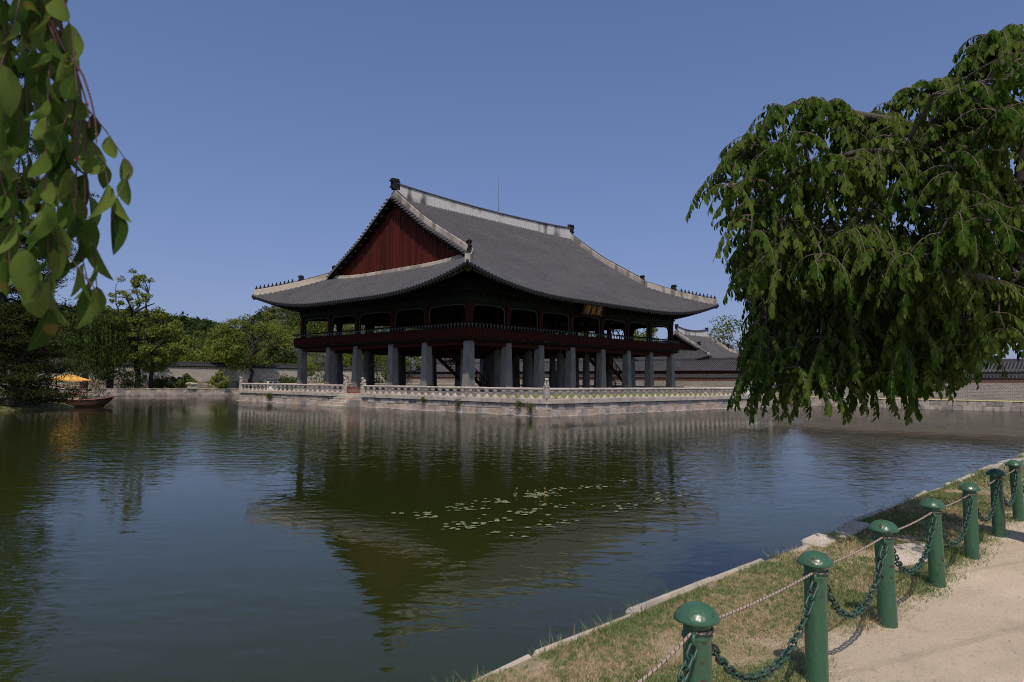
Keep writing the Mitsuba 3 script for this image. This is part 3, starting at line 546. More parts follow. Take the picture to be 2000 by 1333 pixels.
# floor deck, skirting boards and railing
part(pv, 'floor', boxvf((-0.62, -0.62, 6.30), (LX+0.62, LY+0.62, 6.62)), 'm_darkwood')
mb = MB()
for x in GX: mb.box((x-0.2, 0.4, 5.95), (x+0.2, LY-0.4, 6.295))
for y in GY: mb.box((0.4, y-0.2, 5.9), (LX-0.4, y+0.2, 6.29))
part(pv, 'floor_beams', mb.get(), 'm_redwood', kind='stuff')
E0 = 0.72
for sd in 'flbr':
    L = LX if sd in 'fb' else LY; n = round((L+2*E0)/0.46); s = np.linspace(-E0, L+E0, n+1); sup, posts = MB(), MB(); far = MB()
    def B(s0, s1, o0, o1, z0, z1):
        if sd == 'f': return boxvf((s0, -o1, z0), (s1, -o0, z1))
        if sd == 'b': return boxvf((s0, LY+o0, z0), (s1, LY+o1, z1))
        if sd == 'l': return boxvf((-o1, s0, z0), (-o0, s1, z1))
        return boxvf((LX+o0, s0, z0), (LX+o1, s1, z1))
    for k in range(n):
        m = B(s[k]+0.02, s[k+1]-0.02, E0-0.06, E0+0.004*(k % 3), 6.62, 7.40)
        if sd in 'fl': part(pv, 'railing_board', m, 'm_redwood')
        else: far.add(*m)
        posts.add(*B(s[k]-0.045, s[k]+0.045, E0-0.02, E0+0.06, 6.5, 7.5))
        sm = (s[k]+s[k+1])/2
        c = {'f': (s[k], -E0, 0), 'b': (s[k], LY+E0, 0), 'l': (-E0, s[k], 0), 'r': (LX+E0, s[k], 0)}[sd]
        sup.add(*lathe([(0.03, 7.48), (0.03, 7.64), (0.09, 7.80), (0.03, 7.82)], 8, c))
    if far.v: part(pv, 'railing_boards', far.get(), 'm_redwood', kind='stuff')
    part(pv, 'railing_posts', posts.get(), 'm_redwood', kind='stuff'); part(pv, 'rail_supports', sup.get(), 'm_paletrim', kind='stuff')
    mb = MB(); mb.add(*B(-E0-0.03, L+E0+0.03, E0-0.07, E0+0.05, 7.40, 7.49)); mb.add(*B(-E0-0.03, L+E0+0.03, E0-0.09, E0+0.07, 6.42, 6.54))
    a, b = {'f': ((-E0-0.3, -E0, 7.88), (LX+E0+0.3, -E0, 7.88)), 'b': ((-E0-0.3, LY+E0, 7.88), (LX+E0+0.3, LY+E0, 7.88)), 'l': ((-E0, -E0-0.3, 7.88), (-E0, LY+E0+0.3, 7.88)), 'r': ((LX+E0, -E0-0.3, 7.88), (LX+E0, LY+E0+0.3, 7.88))}[sd]
    mb.add(*tube([a, b], 0.065, 8)); part(pv, 'handrail', mb.get(), 'm_darkwood')
# two stairs from the stone floor to the hall
def stair(x0, x1, y0, y1, lab):
    st = part(pv, 'staircase', MB().add([(x0, yy, 6.3) for yy in (y0, y0+0.14)]+[(x1, yy, 1.7) for yy in (y0, y0+0.14)]+[(x0, yy, 5.8) for yy in (y0, y0+0.14)]+[(x1-0.5, yy, 1.7) for yy in (y0, y0+0.14)], [[0, 2, 6, 4], [1, 5, 7, 3], [0, 1, 3, 2], [4, 6, 7, 5]]).get(), 'm_redwood', label=lab)
    part(st, 'stringer', MB().add([(x0, yy, 6.3) for yy in (y1-0.14, y1)]+[(x1, yy, 1.7) for yy in (y1-0.14, y1)]+[(x0, yy, 5.8) for yy in (y1-0.14, y1)]+[(x1-0.5, yy, 1.7) for yy in (y1-0.14, y1)], [[0, 2, 6, 4], [1, 5, 7, 3], [0, 1, 3, 2], [4, 6, 7, 5]]).get(), 'm_redwood')
    n = 20
    for k in range(n):
        f = (k+0.5)/n; x = x0+(x1-x0)*f; z = 6.3-4.6*f; part(st, 'step', boxvf((x-0.16, y0+0.15, z-0.05), (x+0.16, y1-0.15, z)), 'm_darkwood')
    for yy in (y0+0.07, y1-0.07):
        mb = MB(); mb.add(*tube([(x0, yy, 7.15), (x1, yy, 2.55)], 0.06, 6))
        for f in np.linspace(0.02, 0.98, 9): mb.add(*boxvf((x0+(x1-x0)*f-0.04, yy-0.04, 6.3-4.6*f), (x0+(x1-x0)*f+0.04, yy+0.04, 7.12-4.6*f)))
        for f in (0.33, 0.66): mb.add(*tube([(x0, yy, 6.3+0.85*f), (x1, yy, 1.7+0.85*f)], 0.03, 5))
        part(st, 'banister', mb.get(), 'm_redwood')
stair(2.6, 9.0, 6.6, 9.0, 'red wooden staircase under the near left corner')
stair(25.6, 32.0, 4.2, 6.6, 'red wooden staircase under the right end')
# the signboard: dark board, gold characters
STROKES = {
 'lou': [[(.02, .68), (.38, .68)], [(.2, 1), (.2, -.02)], [(.2, .64), (.02, .3)], [(.2, .64), (.36, .4)], [(.45, .9), (.95, .9), (.95, .66), (.45, .66), (.45, .9)], [(.4, .78), (1, .78)], [(.7, 1), (.7, .5)], [(.5, .56), (.9, .56), (.9, .44), (.5, .44), (.5, .56)], [(.66, .42), (.5, .12), (.9, -.02)], [(.85, .36), (.72, .1), (.42, -.02)], [(.4, .28), (1, .28)]],
 'hui': [[(.5, 1), (.05, .68)], [(.5, 1), (.95, .68)], [(.35, .74), (.65, .74)], [(.22, .62), (.78, .62), (.78, .38), (.22, .38), (.22, .62)], [(.5, .62), (.5, .38)], [(.34, .56), (.4, .46)], [(.66, .56), (.6, .46)], [(.28, .3), (.72, .3), (.72, -.02), (.28, -.02), (.28, .3)], [(.28, .14), (.72, .14)]],
 'qing': [[(.5, 1), (.5, .92)], [(.15, .9), (.9, .9)], [(.15, .9), (.12, .4), (.02, 0)], [(.3, .76), (.8, .76)], [(.42, .85), (.42, .64)], [(.66, .85), (.66, .64)], [(.27, .64), (.85, .64), (.8, .54)], [(.25, .53), (.9, .53)], [(.3, .44), (.27, .38)], [(.42, .45), (.42, .36), (.68, .36)], [(.55, .46), (.58, .4)], [(.75, .45), (.8, .38)], [(.45, .32), (.25, .12)], [(.42, .27), (.75, .27), (.35, -.02)], [(.4, .18), (.9, -.03)]]}
tl = math.radians(17); ex, ey = np.array([1.0, 0, 0]), np.array([0, -math.sin(tl), math.cos(tl)]); en = -np.cross(ex, ey)*-1; en = np.array([0, -math.cos(tl), -math.sin(tl)])
so = np.array([14.75, -1.25, 9.72]); SW, SH = 3.5, 1.25
sg = part(pv, 'signboard', plate(sbox(0, 0, SW, SH), 0.08, (so, ex, ey, en)), 'm_black', label='dark signboard with three gold characters under the eave')
part(sg, 'sign_frame', plate(sbox(-0.12, -0.12, SW+0.12, SH+0.12).difference(sbox(0, 0, SW, SH)), 0.14, (so-en*0.02, ex, ey, en)), 'm_redwood')
for k, ch in enumerate(('lou', 'hui', 'qing')):
    g = unary_union([LineString(s).buffer(0.043, cap_style='square', join_style='mitre') for s in STROKES[ch]])
    from shapely import affinity
    g = affinity.translate(affinity.scale(g, 0.86, 0.92, origin=(0, 0)), 0.3+k*1.02, 0.17)
    part(sg, 'character', plate(g, 0.03, (so+en*0.081, ex, ey, en)), 'm_gold')

# ------------------------------------------------------------------ the terrace in the pond
TX0, TX1, TY0, TY1, ZT = -2.86, LX+2.9, -11.7, 38.4, 1.36
te = thing('terrace', 'square stone terrace rising from the pond below the pavilion', 'terrace')
r = np.random.default_rng(21); MS = ('m_granite', 'm_granite_pink', 'm_granite', 'm_granite_grey', 'm_granite_pink')
part(te, 'core', boxvf((TX0+0.2, TY0+0.2, -0.6), (TX1-0.1, TY1-0.1, ZT-0.01)), 'm_granite_grey')
def courses(face):
    a, b = (TY0, TY1) if face == 'x' else (TX0, TX1)
    for (z0, z1, o, l0, l1, nm) in ((-0.4, 0.50, 0.0, 0.55, 1.1, 'stone'), (0.50, 0.94, 0.03, 0.7, 1.5, 'stone'), (0.97, ZT, -0.10, 1.2, 2.0, 'coping_stone')):
        s = a
        while s < b-0.01:
            L = r.uniform(l0, l1); e = min(s+L, b)
            if b-e < 0.4: e = b
            j = r.normal(0, 0.014) if nm == 'stone' else r.normal(0, 0.004)
            zt = z1-0.016+r.normal(0, 0.006)
            lo, hi = ((TX0+o+j, s+0.016, z0), (TX0+0.45, e-0.016, zt)) if face == 'x' else ((s+0.011 if s > a else s+0.5*(nm == 'stone')+0.011, TY0+o+j, z0), (e-0.011, TY0+0.45, zt))
            if hi[0] > lo[0]: part(te, nm, stone_block(lo, hi, r, 0.022, 0.012 if nm == 'stone' else 0.005), MS[r.integers(5)] if nm == 'stone' else ('m_granite', 'm_granite_pale')[r.integers(2)])
            s = e
    # footing that shows at the waterline
courses('x'); courses('y')
mb = MB(); rr = np.random.default_rng(2)
for s in np.arange(TY0, TY1, 0.8): mb.add(*stone_block((TX0-0.13+rr.normal(0, .03), s, -0.4), (TX0+0.2, s+0.78, 0.05+rr.normal(0, .02)), rr, 0.03, 0.02))
for s in np.arange(TX0, TX1, 0.8): mb.add(*stone_block((s, TY0-0.13+rr.normal(0, .03), -0.4), (s+0.78, TY0+0.2, 0.05+rr.normal(0, .02)), rr, 0.03, 0.02))
part(te, 'footing', mb.get(), 'm_granite_grey', kind='stuff')
put('terrace_lawn', flat(sbox(TX0+0.6, TY0+0.6, TX1-0.6, -1.2), ZT+0.006), 'm_terrace_lawn'); tag('terrace_lawn', kind='structure')
put('terrace_ground', flat(sbox(TX0+0.6, -1.19, TX1-0.6, TY1-0.6), ZT+0.006), 'm_paving'); tag('terrace_ground', kind='structure')
part(pv, 'plinth', MB().box((-0.62, -0.62, ZT), (LX+0.62, LY+0.62, 1.66)).get(), 'm_granite_grey')
# stair down to the water on the left face
SY0, SY1 = 12.35, 15.6
for k in range(5):
    z = 1.16-0.24*k; d = 0.36*(k+1)+0.2
    part(te, 'step', stone_block((TX0-d-0.12, SY0+0.3, -0.4 if k == 4 else z-0.26), (TX0+0.05-0.36*k*0, SY1+0.55*k*0.25, z), r, 0.025, 0.008), 'm_granite_pink' if k % 2 else 'm_granite_pale')
part(te, 'stair_cheek', stone_block((TX0-1.5, SY0-0.12, -0.4), (TX0+0.02, SY0+0.28, 0.72), r, 0.04, 0.02), 'm_granite_grey')
part(te, 'stair_cheek', stone_block((TX0-0.16, SY0-0.16, 0.0), (TX0+0.1, SY0+0.26, 1.30), r, 0.03, 0.01), 'm_granite_pale')
# balustrade of lotus-leaf balusters under an octagonal rail
ba = thing('balustrade', 'pale stone balustrade with lotus-shaped balusters along the terrace edge', 'balustrade')
BZ = ZT+0.001
BP = [(0.30, 0), (0.27, 0.07), (0.16, 0.17), (0.085, 0.25), (0.085, 0.31), (0.20, 0.42), (0.27, 0.52), (0.27, 0.60), (0.0, 0.61)]
bx = part(ba, 'baluster', lathe(BP, 12, sx=0.42, sy=1.0), 'm_granite_pale', 35)
ky = part(ba, 'baluster', lathe(BP, 12, sx=1.0, sy=0.42), 'm_granite_pale', 35)
firstx, firsty = [True], [True]
def bal(x, y, face):
    m = np.eye(4); m[:3, 3] = (x, y, BZ); src, fl = (bx, firstx) if face == 'x' else (ky, firsty)
    if fl[0]: scene[src]['to_world'] = T(m.tolist()); fl[0] = False
    else: again(ba, 'baluster', src, m)
def lion(p, yaw):
    mb = MB()
    def ball(c, r, q=(1, 1, 1)):
        m = trimesh.creation.icosphere(2, 1.0); v = np.array(m.vertices)*np.array(q)*r+np.array(c); mb.add(v, m.faces)
    ball((-0.06, 0, 0.16), 0.17, (1.1, 0.9, 1)); ball((0.03, 0, 0.30), 0.15, (1, 0.9, 1.1)); ball((0.12, 0, 0.45), 0.13, (1, 1, 0.95)); ball((0.22, 0, 0.42), 0.07, (1, 1.1, 0.8))
    for s in (-1, 1):
        ball((0.06, s*0.1, 0.55), 0.04); mb.add(*tube([(0.1, s*0.08, 0.3), (0.15, s*0.09, 0.12), (0.19, s*0.09, 0.03)], [0.06, 0.05, 0.055], 7)); ball((-0.05, s*0.13, 0.1), 0.11, (1.3, 0.6, 0.9))
    mb.add(*tube([(-0.2, 0, 0.1), (-0.26, 0, 0.28), (-0.18, 0, 0.4)], [0.03, 0.05, 0.03], 6)); mb.add(*boxvf((-0.24, -0.17, -0.08), (0.26, 0.17, 0.02)))
    v, f = mb.get(); c, s = math.cos(yaw), math.sin(yaw); return np.c_[v[:, 0]*c-v[:, 1]*s, v[:, 0]*s+v[:, 1]*c, v[:, 2]]+np.array(p), f
XB, YB = TX0+0.12, TY0+0.12
posts = [(XB, YB, 3.9, 'stone post with a seated lion at the near terrace corner'), (XB, TY1-0.3, 3.9, None), (XB, 12.2, math.pi, None), (XB, 15.2, math.pi, None), (TX1-0.3, YB, -1.57, None)]
for x, y, yw, lab in posts:
    po = part(ba, 'post', stone_block((x-0.2, y-0.2, BZ), (x+0.2, y+0.2, 2.28), r, 0.03, 0.004), 'm_granite', label=lab); part(po, 'lion_statue', lion((x, y, 2.36), yw), 'm_granite', 40)
for y in np.arange(15.75, TY1-0.6, 0.97): bal(XB, y, 'x')
for y in np.arange(YB+0.62, 11.8, 0.97): bal(XB, y, 'x')
for x in np.arange(XB+0.62, TX1-0.5, 0.97): bal(x, YB, 'y')
def rail(a, b): part(ba, 'rail', tube([a, b], 0.115, 8), 'm_granite_pale')
rail((XB, 15.3, 2.07), (XB, TY1-0.3, 2.07)); rail((XB, YB, 2.07), (XB, 12.1, 2.07)); rail((XB, YB, 2.071), (TX1-0.3, YB, 2.071))
rail((TX1-0.3, YB, 2.07), (TX1-0.3, TY1-0.3, 2.07)); rail((XB, TY1-0.3, 2.069), (TX1-0.3, TY1-0.3, 2.069))
for y in np.arange(YB+0.62, TY1-0.6, 1.9): bal(TX1-0.3, y, 'x')
gt = thing('stair_gate', 'low red wooden gate closing the gap in the stone balustrade', 'gate')
part(gt, 'frame', MB().box((XB-0.04, 12.45, 1.38), (XB+0.04, 14.95, 1.46)).box((XB-0.04, 12.45, 1.9), (XB+0.04, 14.95, 1.98)).box((XB-0.05, 12.42, 1.37), (XB+0.05, 12.5, 2.05)).box((XB-0.05, 14.9, 1.37), (XB+0.05, 14.98, 2.05)).get(), 'm_boat_red')
for y in np.arange(12.6, 14.9, 0.2): part(gt, 'bar', boxvf((XB-0.02, y-0.03, 1.47), (XB+0.02, y+0.03, 1.9)), 'm_boat_red')
def floodlight(p, yaw, lab):
    k = thing('floodlight_box', lab, 'floodlight'); mb = MB(); c, s = math.cos(yaw), math.sin(yaw)
    def tr(v): v = np.array(v); return np.c_[v[:, 0]*c-v[:, 1]*s, v[:, 0]*s+v[:, 1]*c, v[:, 2]]+np.array(p)
    a = boxvf((-0.7, -0.3, 0), (0.7, 0.3, 1.12)); part(k, 'housing', (tr(a[0]), a[1]), 'm_white')
    a = boxvf((-0.78, -0.36, 1.121), (0.78, 0.36, 1.2)); part(k, 'lid', (tr(a[0]), a[1]), 'm_tile_dark')
    for o in (-0.3, 0.3):
        a = boxvf((o-0.2, -0.33, 0.5), (o+0.2, -0.301, 1.0)); part(k, 'lens', (tr(a[0]), a[1]), 'm_black')
floodlight((0.5, 36.2, ZT), math.radians(-40), 'white floodlight box with two dark lenses on the left terrace end')
floodlight((36.0, -9.6, ZT), math.radians(-30), 'white floodlight box with a dark lid at the right terrace end')

# ------------------------------------------------------------------ palace buildings behind the walls
def corridor(label, x0, x1, y0, y1, ze, zr):
    k = thing('corridor_building', label, 'building'); xm = (x0+x1)/2
    part(k, 'wall', boxvf((x0+0.9, y0+0.3, 1.0), (x1-0.9, y1-0.3, ze+0.35)), 'm_plaster_cream')
    mb = MB()
    for y in np.arange(y0+0.4, y1, 2.4): mb.box((x0+0.82, y-0.13, 1.0), (x0+0.89, y+0.13, ze))
    mb.box((x0+0.8, y0, ze-0.35), (x0+0.88, y1, ze-0.02)); part(k, 'timber_frame', mb.get(), 'm_boat_red', kind='stuff')
    s = np.linspace(0, 1, 7); zf = ze+(zr-ze)*(0.75*s+0.25*s*s)
    P = np.stack([np.stack([x0+(xm-x0)*s, np.full(7, y), zf], 1) for y in (y0, y1)], 0); Q = P.copy(); Q[..., 0] = 2*xm-Q[..., 0]
    mb = MB().add(*grid_mesh(P)).add(*grid_mesh(Q)).add(*grid_mesh(P-[0, 0, 0.15])).add(*grid_mesh(Q-[0, 0, 0.15])); ro = part(k, 'roof', mb.get(), 'm_tile_dark')
    mb, mr = MB(), MB()
    for y in np.arange(y0+0.1, y1, 0.36):
        pth = np.stack([x0-0.05+(xm-x0)*s, np.full(7, y), zf+0.02], 1); mb.add(*half_pipe(pth, 0.095)); q = pth.copy(); q[:, 0] = 2*xm-q[:, 0]; mb.add(*half_pipe(q, 0.095))
        mr.add(*tube([(x0+0.05, y+0.18, ze-0.2), (x0+1.2, y+0.18, ze+0.25)], 0.07, 5))
    part(ro, 'tile_rows', mb.get(), 'm_tile', 50, kind='stuff'); part(ro, 'rafter_ends', mr.get(), 'm_boat_red', kind='stuff')
    part(ro, 'ridge', band([(xm, y0, zr), (xm, (y0+y1)/2, zr), (xm, y1, zr)], 0.2, -0.15, 0.42), 'm_tile')
corridor('long low tiled corridor behind the wall right of the pavilion', 53.2, 60.0, -4.5, 80.5, 4.45, 6.1)
corridor('low grey tiled corridor behind the wall at the right edge', 53.2, 59.6, -75, -8.5, 4.1, 5.35)
def hall(label, x0, x1, y0, y1, ze, over=2.0, a=0.55, b=0.012, lift=1.0, gable='m_gable', zg=1.0):
    k = thing('palace_hall', label, 'building'); rk = (x0+1.3, x1-1.3)
    Rr = Roof(x0, x1, y0, y1, over, ze, a, b, rk, lift, 7.5, 0.25, 0.36)
    rf = build_roof(k, Rr, False, rh=0.75, hh=0.45, th=0.2, sag=0.45)
    for xk, yw in ((rk[0], math.pi), (rk[1], 0)): ornament(rf, 'ridge_head', (xk, Rr.ym, Rr.zr+0.75), 0.8, yw)
    for xk in rk:
        for sgn in (1, -1):
            y = y0-over+3.4 if sgn > 0 else y1+over-3.4; ornament(rf, 'dragon_head', (xk, y, Rr.z_long(xk, 3.4)+0.5), 0.6, -sgn*math.pi/2)
    part(k, 'wall', boxvf((x0+0.15, y0+0.15, zg), (x1-0.15, y1-0.15, ze+0.6)), 'm_plaster_cream')
    mb = MB()
    for x in np.linspace(x0, x1, 6):
        for y in (y0, y1): mb.box((x-0.18, y-0.18, zg), (x+0.18, y+0.18, ze+0.5))
    for y in np.linspace(y0, y1, 5)[1:-1]: mb.box((x0-0.18, y-0.18, zg), (x0+0.18, y+0.18, ze+0.5))
    for z in (2.2, ze-0.4): mb.box((x0+0.05, y0+0.05, z), (x1-0.05, y1-0.05, z+0.3))
    part(k, 'timber_frame', mb.get(), 'm_boat_red', kind='stuff')
    for xk, ox in ((rk[0]+0.1, -1), (rk[1]-0.1, 1)):
        y = np.linspace(y0+0.2, y1-0.2, 21); t = np.minimum(y-y0+over, y1+over-y); top = Rr.z_long(np.full(21, xk), t)-0.2; bot = np.full(21, Rr.prof(xk-x0+over if ox < 0 else x1+over-xk)-0.2)
        part(k, 'gable', grid_mesh(np.stack([np.stack([np.full(21, xk), y, bot], 1), np.stack([np.full(21, xk), y, np.maximum(top, bot)], 1)], 1)), gable)
    return k
hall('palace hall with a curved grey roof right of the pavilion', 58.5, 71.0, 8.6, 19.4, 6.0)
hall('small palace building with a red gable glimpsed through the cherry leaves', 62.0, 72.0, -17.0, -10.0, 6.5)
hall('palace hall with pale gable glimpsed between the left pavilion columns', 34.0, 46.0, 96.0, 104.0, 6.4)
hall('grey hall behind the corridor seen under the middle of the long face', 64.0, 78.0, 50.0, 60.0, 6.6)
hall('grey hall behind the corridor seen under the near corner', 62.0, 74.0, 70.0, 79.0, 6.8)
hall('grey roofed hall seen low between the right pavilion columns', 66.0, 80.0, 33.0, 43.0, 5.4)

# ------------------------------------------------------------------ vegetation
def clump_leaves(rng, centres, radii, per, size, flat_=0.75, up=0.5, down=0.0):
    k = np.repeat(np.arange(len(centres)), per); n = len(k)
    o = rng.normal(0, 1, (n, 3)); o = unit(o)*rng.uniform(0.25, 1.0, (n, 1))**0.55; o[:, 2] *= flat_
    pos = centres[k]+o*radii[k][:, None]
    nrm = unit(o*0.9+rng.normal(0, 0.55, (n, 3))+[0, 0, up]); d = unit(np.cross(nrm, rng.normal(0, 1, (n, 3)))+[0, 0, -down])
    return many(*CARD, pos, frames(d, nrm), size*rng.uniform(0.6, 1.4, n))
def limb_path(a, b, rng, n=6, bend=0.12, rise=0.15):
    t = np.linspace(0, 1, n)[:, None]; L = np.linalg.norm(b-a); p = a+(b-a)*t; w = np.sin(np.pi*t)
    return p+w*rng.normal(0, bend*L, (1, 3))+np.array([0, 0, rise*L])*w+rng.normal(0, 0.03*L, (n, 3))*w
def tree(name, label, cat, base, H, W, leaf='m_leaf_mid', n=34, per=130, size=0.34, cr=0.22, crown0=0.25, seed=0, trunk=0.25, bark='m_bark_dark', shape=1.0, group=None, flat_=0.75, limbs=6, lean=(0, 0), up=0.5, holes=0.55):
    rng = np.random.default_rng(seed+1000); k = thing(name, label, cat, group); base = np.array(base, float)
    top = base+np.array([lean[0], lean[1], H])
    tr = np.stack([base+(top-base)*s for s in np.linspace(0, 0.62, 7)]); tr[1:-1, :2] += rng.normal(0, 0.05*W*0.3, (5, 2))
    mb = MB(); mb.add(*tube(tr, trunk*np.linspace(1.25, 0.55, 7), 8))
    u = unit(rng.normal(0, 1, (n*3, 3))); rad = rng.uniform(0.35, 1, n*3)**0.5
    c = u*rad[:, None]; hz = (c[:, 2]+1)/2; wd = W/2*(0.55+0.45*np.sin(np.pi*np.clip(hz*0.85+0.12, 0, 1)))**shape
    cen = np.c_[base[0]+lean[0]*hz+c[:, 0]*wd, base[1]+lean[1]*hz+c[:, 1]*wd, base[2]+H*(crown0+(1-crown0)*hz)-H*cr*0.3]
    q = meshkit.fbm(cen*(2.2/W)+seed, 2); cen = cen[q > np.quantile(q, holes)][:n] if holes > 0 else cen[:n]
    radii = W*cr*rng.uniform(0.55, 1.15, len(cen))
    ends = []
    for i in range(limbs):
        a = tr[rng.integers(2, 7)]; ang = 2*np.pi*(i+rng.uniform(-.3, .3))/limbs; e = base+np.array([lean[0]*0.6+math.cos(ang)*W*0.27, lean[1]*0.6+math.sin(ang)*W*0.27, H*rng.uniform(0.5, 0.82)])
        p = limb_path(a, e, rng); ends.append(p[2:]); mb.add(*tube(p, trunk*np.linspace(0.55, 0.2, len(p)), 6))
    ends = np.vstack(ends+[tr[4:]])
    for cc in cen:
        a = ends[np.argmin(np.linalg.norm(ends-cc, axis=1))]; p = limb_path(a, cc, rng, 5); mb.add(*tube(p, trunk*np.linspace(0.2, 0.05, 5), 4))
    part(k, 'trunk', mb.get(), bark, 60)
    part(k, 'crown', clump_leaves(rng, cen, radii, per, size, flat_, up), leaf)
    return k
def pos(px, d): p = at(px, 737, d); return (p[0], p[1], 1.0)
# the islet and its pines at the far left
c0 = np.array(at(-20, 780, 70)[:2])
th = np.linspace(0, 2*np.pi, 40)[:-1]; isl = Polygon([(c0[0]-4+(13+1.2*math.sin(5*a))*math.cos(a)*1.0, c0[1]+9+(12+math.cos(3*a))*math.sin(a)) for a in th])
ir = [np.array(isl.exterior.coords)[:-1]]; ic = np.array(isl.centroid.coords[0])
P = np.stack([np.c_[ic+(ir[0]-ic)*f, np.full(len(ir[0]), z)] for f, z in ((1.02, -0.3), (1.0, 0.05), (0.94, 0.3), (0.8, 0.55), (0.4, 0.8), (0.0, 0.85))], 0)
put('islet', grid_mesh(np.concatenate([P, P[:, :1]], 1)), 'm_ground', True); tag('islet', kind='structure')
def pine(label, base, H, W, seed, layers=26, lean=(0, 0), low=0.12, dense=72):
    rng = np.random.default_rng(seed); k = thing('pine_tree', label, 'pine tree', None); base = np.array(base, float); mb = MB()
    tr = np.stack([base+np.array([lean[0]*s*s+0.4*math.sin(4*s), lean[1]*s*s, H*s]) for s in np.linspace(0, 1, 9)]); mb.add(*tube(tr, np.linspace(0.42, 0.08, 9), 8))
    cen, rad = [], []
    for i in range(layers):
        s = low+(1-low)*(i+0.5)/layers; ang = i*2.4+rng.uniform(-.4, .4); a = base+np.array([lean[0]*s*s, lean[1]*s*s, H*s]); L = W/2*(1-0.75*s**1.6)*rng.uniform(0.65, 1.1)
        e = a+np.array([math.cos(ang)*L, math.sin(ang)*L, rng.uniform(-0.14, 0.12)*L]); p = limb_path(a, e, rng, 7, 0.06, 0.08); mb.add(*tube(p, np.linspace(0.14, 0.03, 7), 5))
        for q in np.linspace(0.3, 1.02, 7):
            for _ in range(2):
                w = a+(e-a)*q+rng.normal(0, 0.16*L, 3)*[1, 1, 0.2]; cen.append(w+[0, 0, 0.15]); rad.append(rng.uniform(0.5, 1.0))
    part(k, 'trunk', mb.get(), 'm_bark', 60); cen, rad = np.array(cen), np.array(rad)
    kk = np.repeat(np.arange(len(cen)), dense); n = len(kk); o = unit(rng.normal(0, 1, (n, 3)))*rng.uniform(0, 1, (n, 1))**0.6; o[:, 2] *= 0.32
    P = cen[kk]+o*rad[kk][:, None]*1.5; d = unit(rng.normal(0, 0.7, (n, 3))+[0, 0, 0.55]+o*0.8); R_ = frames(d, rng.normal(0, 1, (n, 3))); R_[:, :, 0] *= 0.35
    part(k, 'crown', many(*CARD, P, R_, rng.uniform(0.22, 0.45, n)), 'm_pine')
pine('spreading dark pine leaning over the water at the left edge', (*at(-20, 737, 80)[:2], 0.6), 20, 14, 1, 40, (1.0, -2), 0.05)
pine('tall dark pine behind the hanging cherry leaves at far left', (*at(-45, 737, 84)[:2], 0.6), 38, 21, 2, 46, (0, 0), 0.15)
pine('small dark pine with low boughs left of the covered boat', (*at(22, 737, 70)[:2], 0.4), 7.6, 10.0, 3, 26, (0.5, -1.0), 0.0)
def willow(label, base, H, W, seed, n=430):
    rng = np.random.default_rng(seed); k = thing('willow_tree', label, 'willow tree'); base = np.array(base, float); mb = MB()
    mb.add(*tube([base, base+[0.2, 0.1, H*0.3], base+[0, 0.2, H*0.6], base+[0.1, 0, H*0.82]], [0.5, 0.42, 0.3, 0.15], 8)); P, D, N = [], [], []; hubs = []
    for i in range(9):
        ang = i*0.7+rng.uniform(-.2, .2); e = base+np.array([math.cos(ang)*W*0.3, math.sin(ang)*W*0.3, H*rng.uniform(0.75, 0.97)]); p = limb_path(base+[0, 0, H*rng.uniform(0.35, 0.7)], e, rng); mb.add(*tube(p, np.linspace(0.2, 0.05, len(p)), 6)); hubs += list(p[2:])
    hubs = np.array(hubs)
    for i in range(n):
        a = hubs[rng.integers(len(hubs))]; h = rng.normal(0, 1, 2); h = h/np.linalg.norm(h)*rng.uniform(0.1, 0.28)*W; L = rng.uniform(0.3, 0.72)*H; s = np.linspace(0, 1, 30)
        q = np.c_[a[0]+h[0]*np.sqrt(s), a[1]+h[1]*np.sqrt(s), a[2]+0.5*np.sin(s*3)*(1-s)-L*s**1.4]; q = q[q[:, 2] > base[2]+0.4]
        P.append(q+rng.normal(0, 0.05, q.shape)); D.append(np.tile([0, 0, -1.0], (len(q), 1))+rng.normal(0, 0.28, q.shape)); N.append(rng.normal(0, 1, q.shape)+np.r_[h, 0.3])
    P, D, N = np.vstack(P), np.vstack(D), np.vstack(N); R_ = frames(D, N); R_[:, :, 0] *= 0.45
    part(k, 'trunk', mb.get(), 'm_bark_dark', 60); part(k, 'crown', many(*CARD, P, R_, rng.uniform(0.3, 0.55, len(P))), 'm_willow')
willow('drooping willow behind the covered boat on the left shore', pos(165, 124), 12.5, 9, 4)
willow('second drooping willow between the pine and the tall locust', pos(215, 126), 11, 7, 5, 300)
tree('locust_tree', 'tall locust tree with bare crooked upper limbs rising above the willows', 'tree', pos(268, 127), 19.4, 10.5, 'm_leaf_fresh', 70, 75, 0.32, 0.075, 0.32, 6, 0.36, shape=0.8, flat_=0.5, limbs=10, lean=(-1.0, 0.5), holes=0.3)
tree('locust_tree', 'leafy locust tree standing at the foot of the tall crooked one', 'tree', pos(296, 128), 13.5, 11, 'm_leaf_fresh', 70, 110, 0.34, 0.12, 0.22, 7, 0.3, flat_=0.6, holes=0.4)
tree('locust_tree', 'broad fresh green tree in front of the wall left of the pavilion', 'tree', pos(488, 135), 14.2, 16.5, 'm_leaf_fresh', 110, 120, 0.33, 0.095, 0.25, 8, 0.3, lean=(0.8, 0.3), limbs=10, flat_=0.55, holes=0.35)
tree('bushy_tree', 'bright leafy bush-like tree seen between the left pavilion columns', 'tree', pos(645, 141), 9.6, 11.5, 'm_leaf_fresh', 40, 170, 0.3, 0.17, 0.02, 9, 0.14, holes=0.2)
tree('bushy_tree', 'leafy tree filling the second gap between the left pavilion columns', 'tree', pos(735, 147), 8.8, 9.0, 'm_leaf_mid', 30, 150, 0.3, 0.18, 0.08, 10, 0.14, holes=0.2)
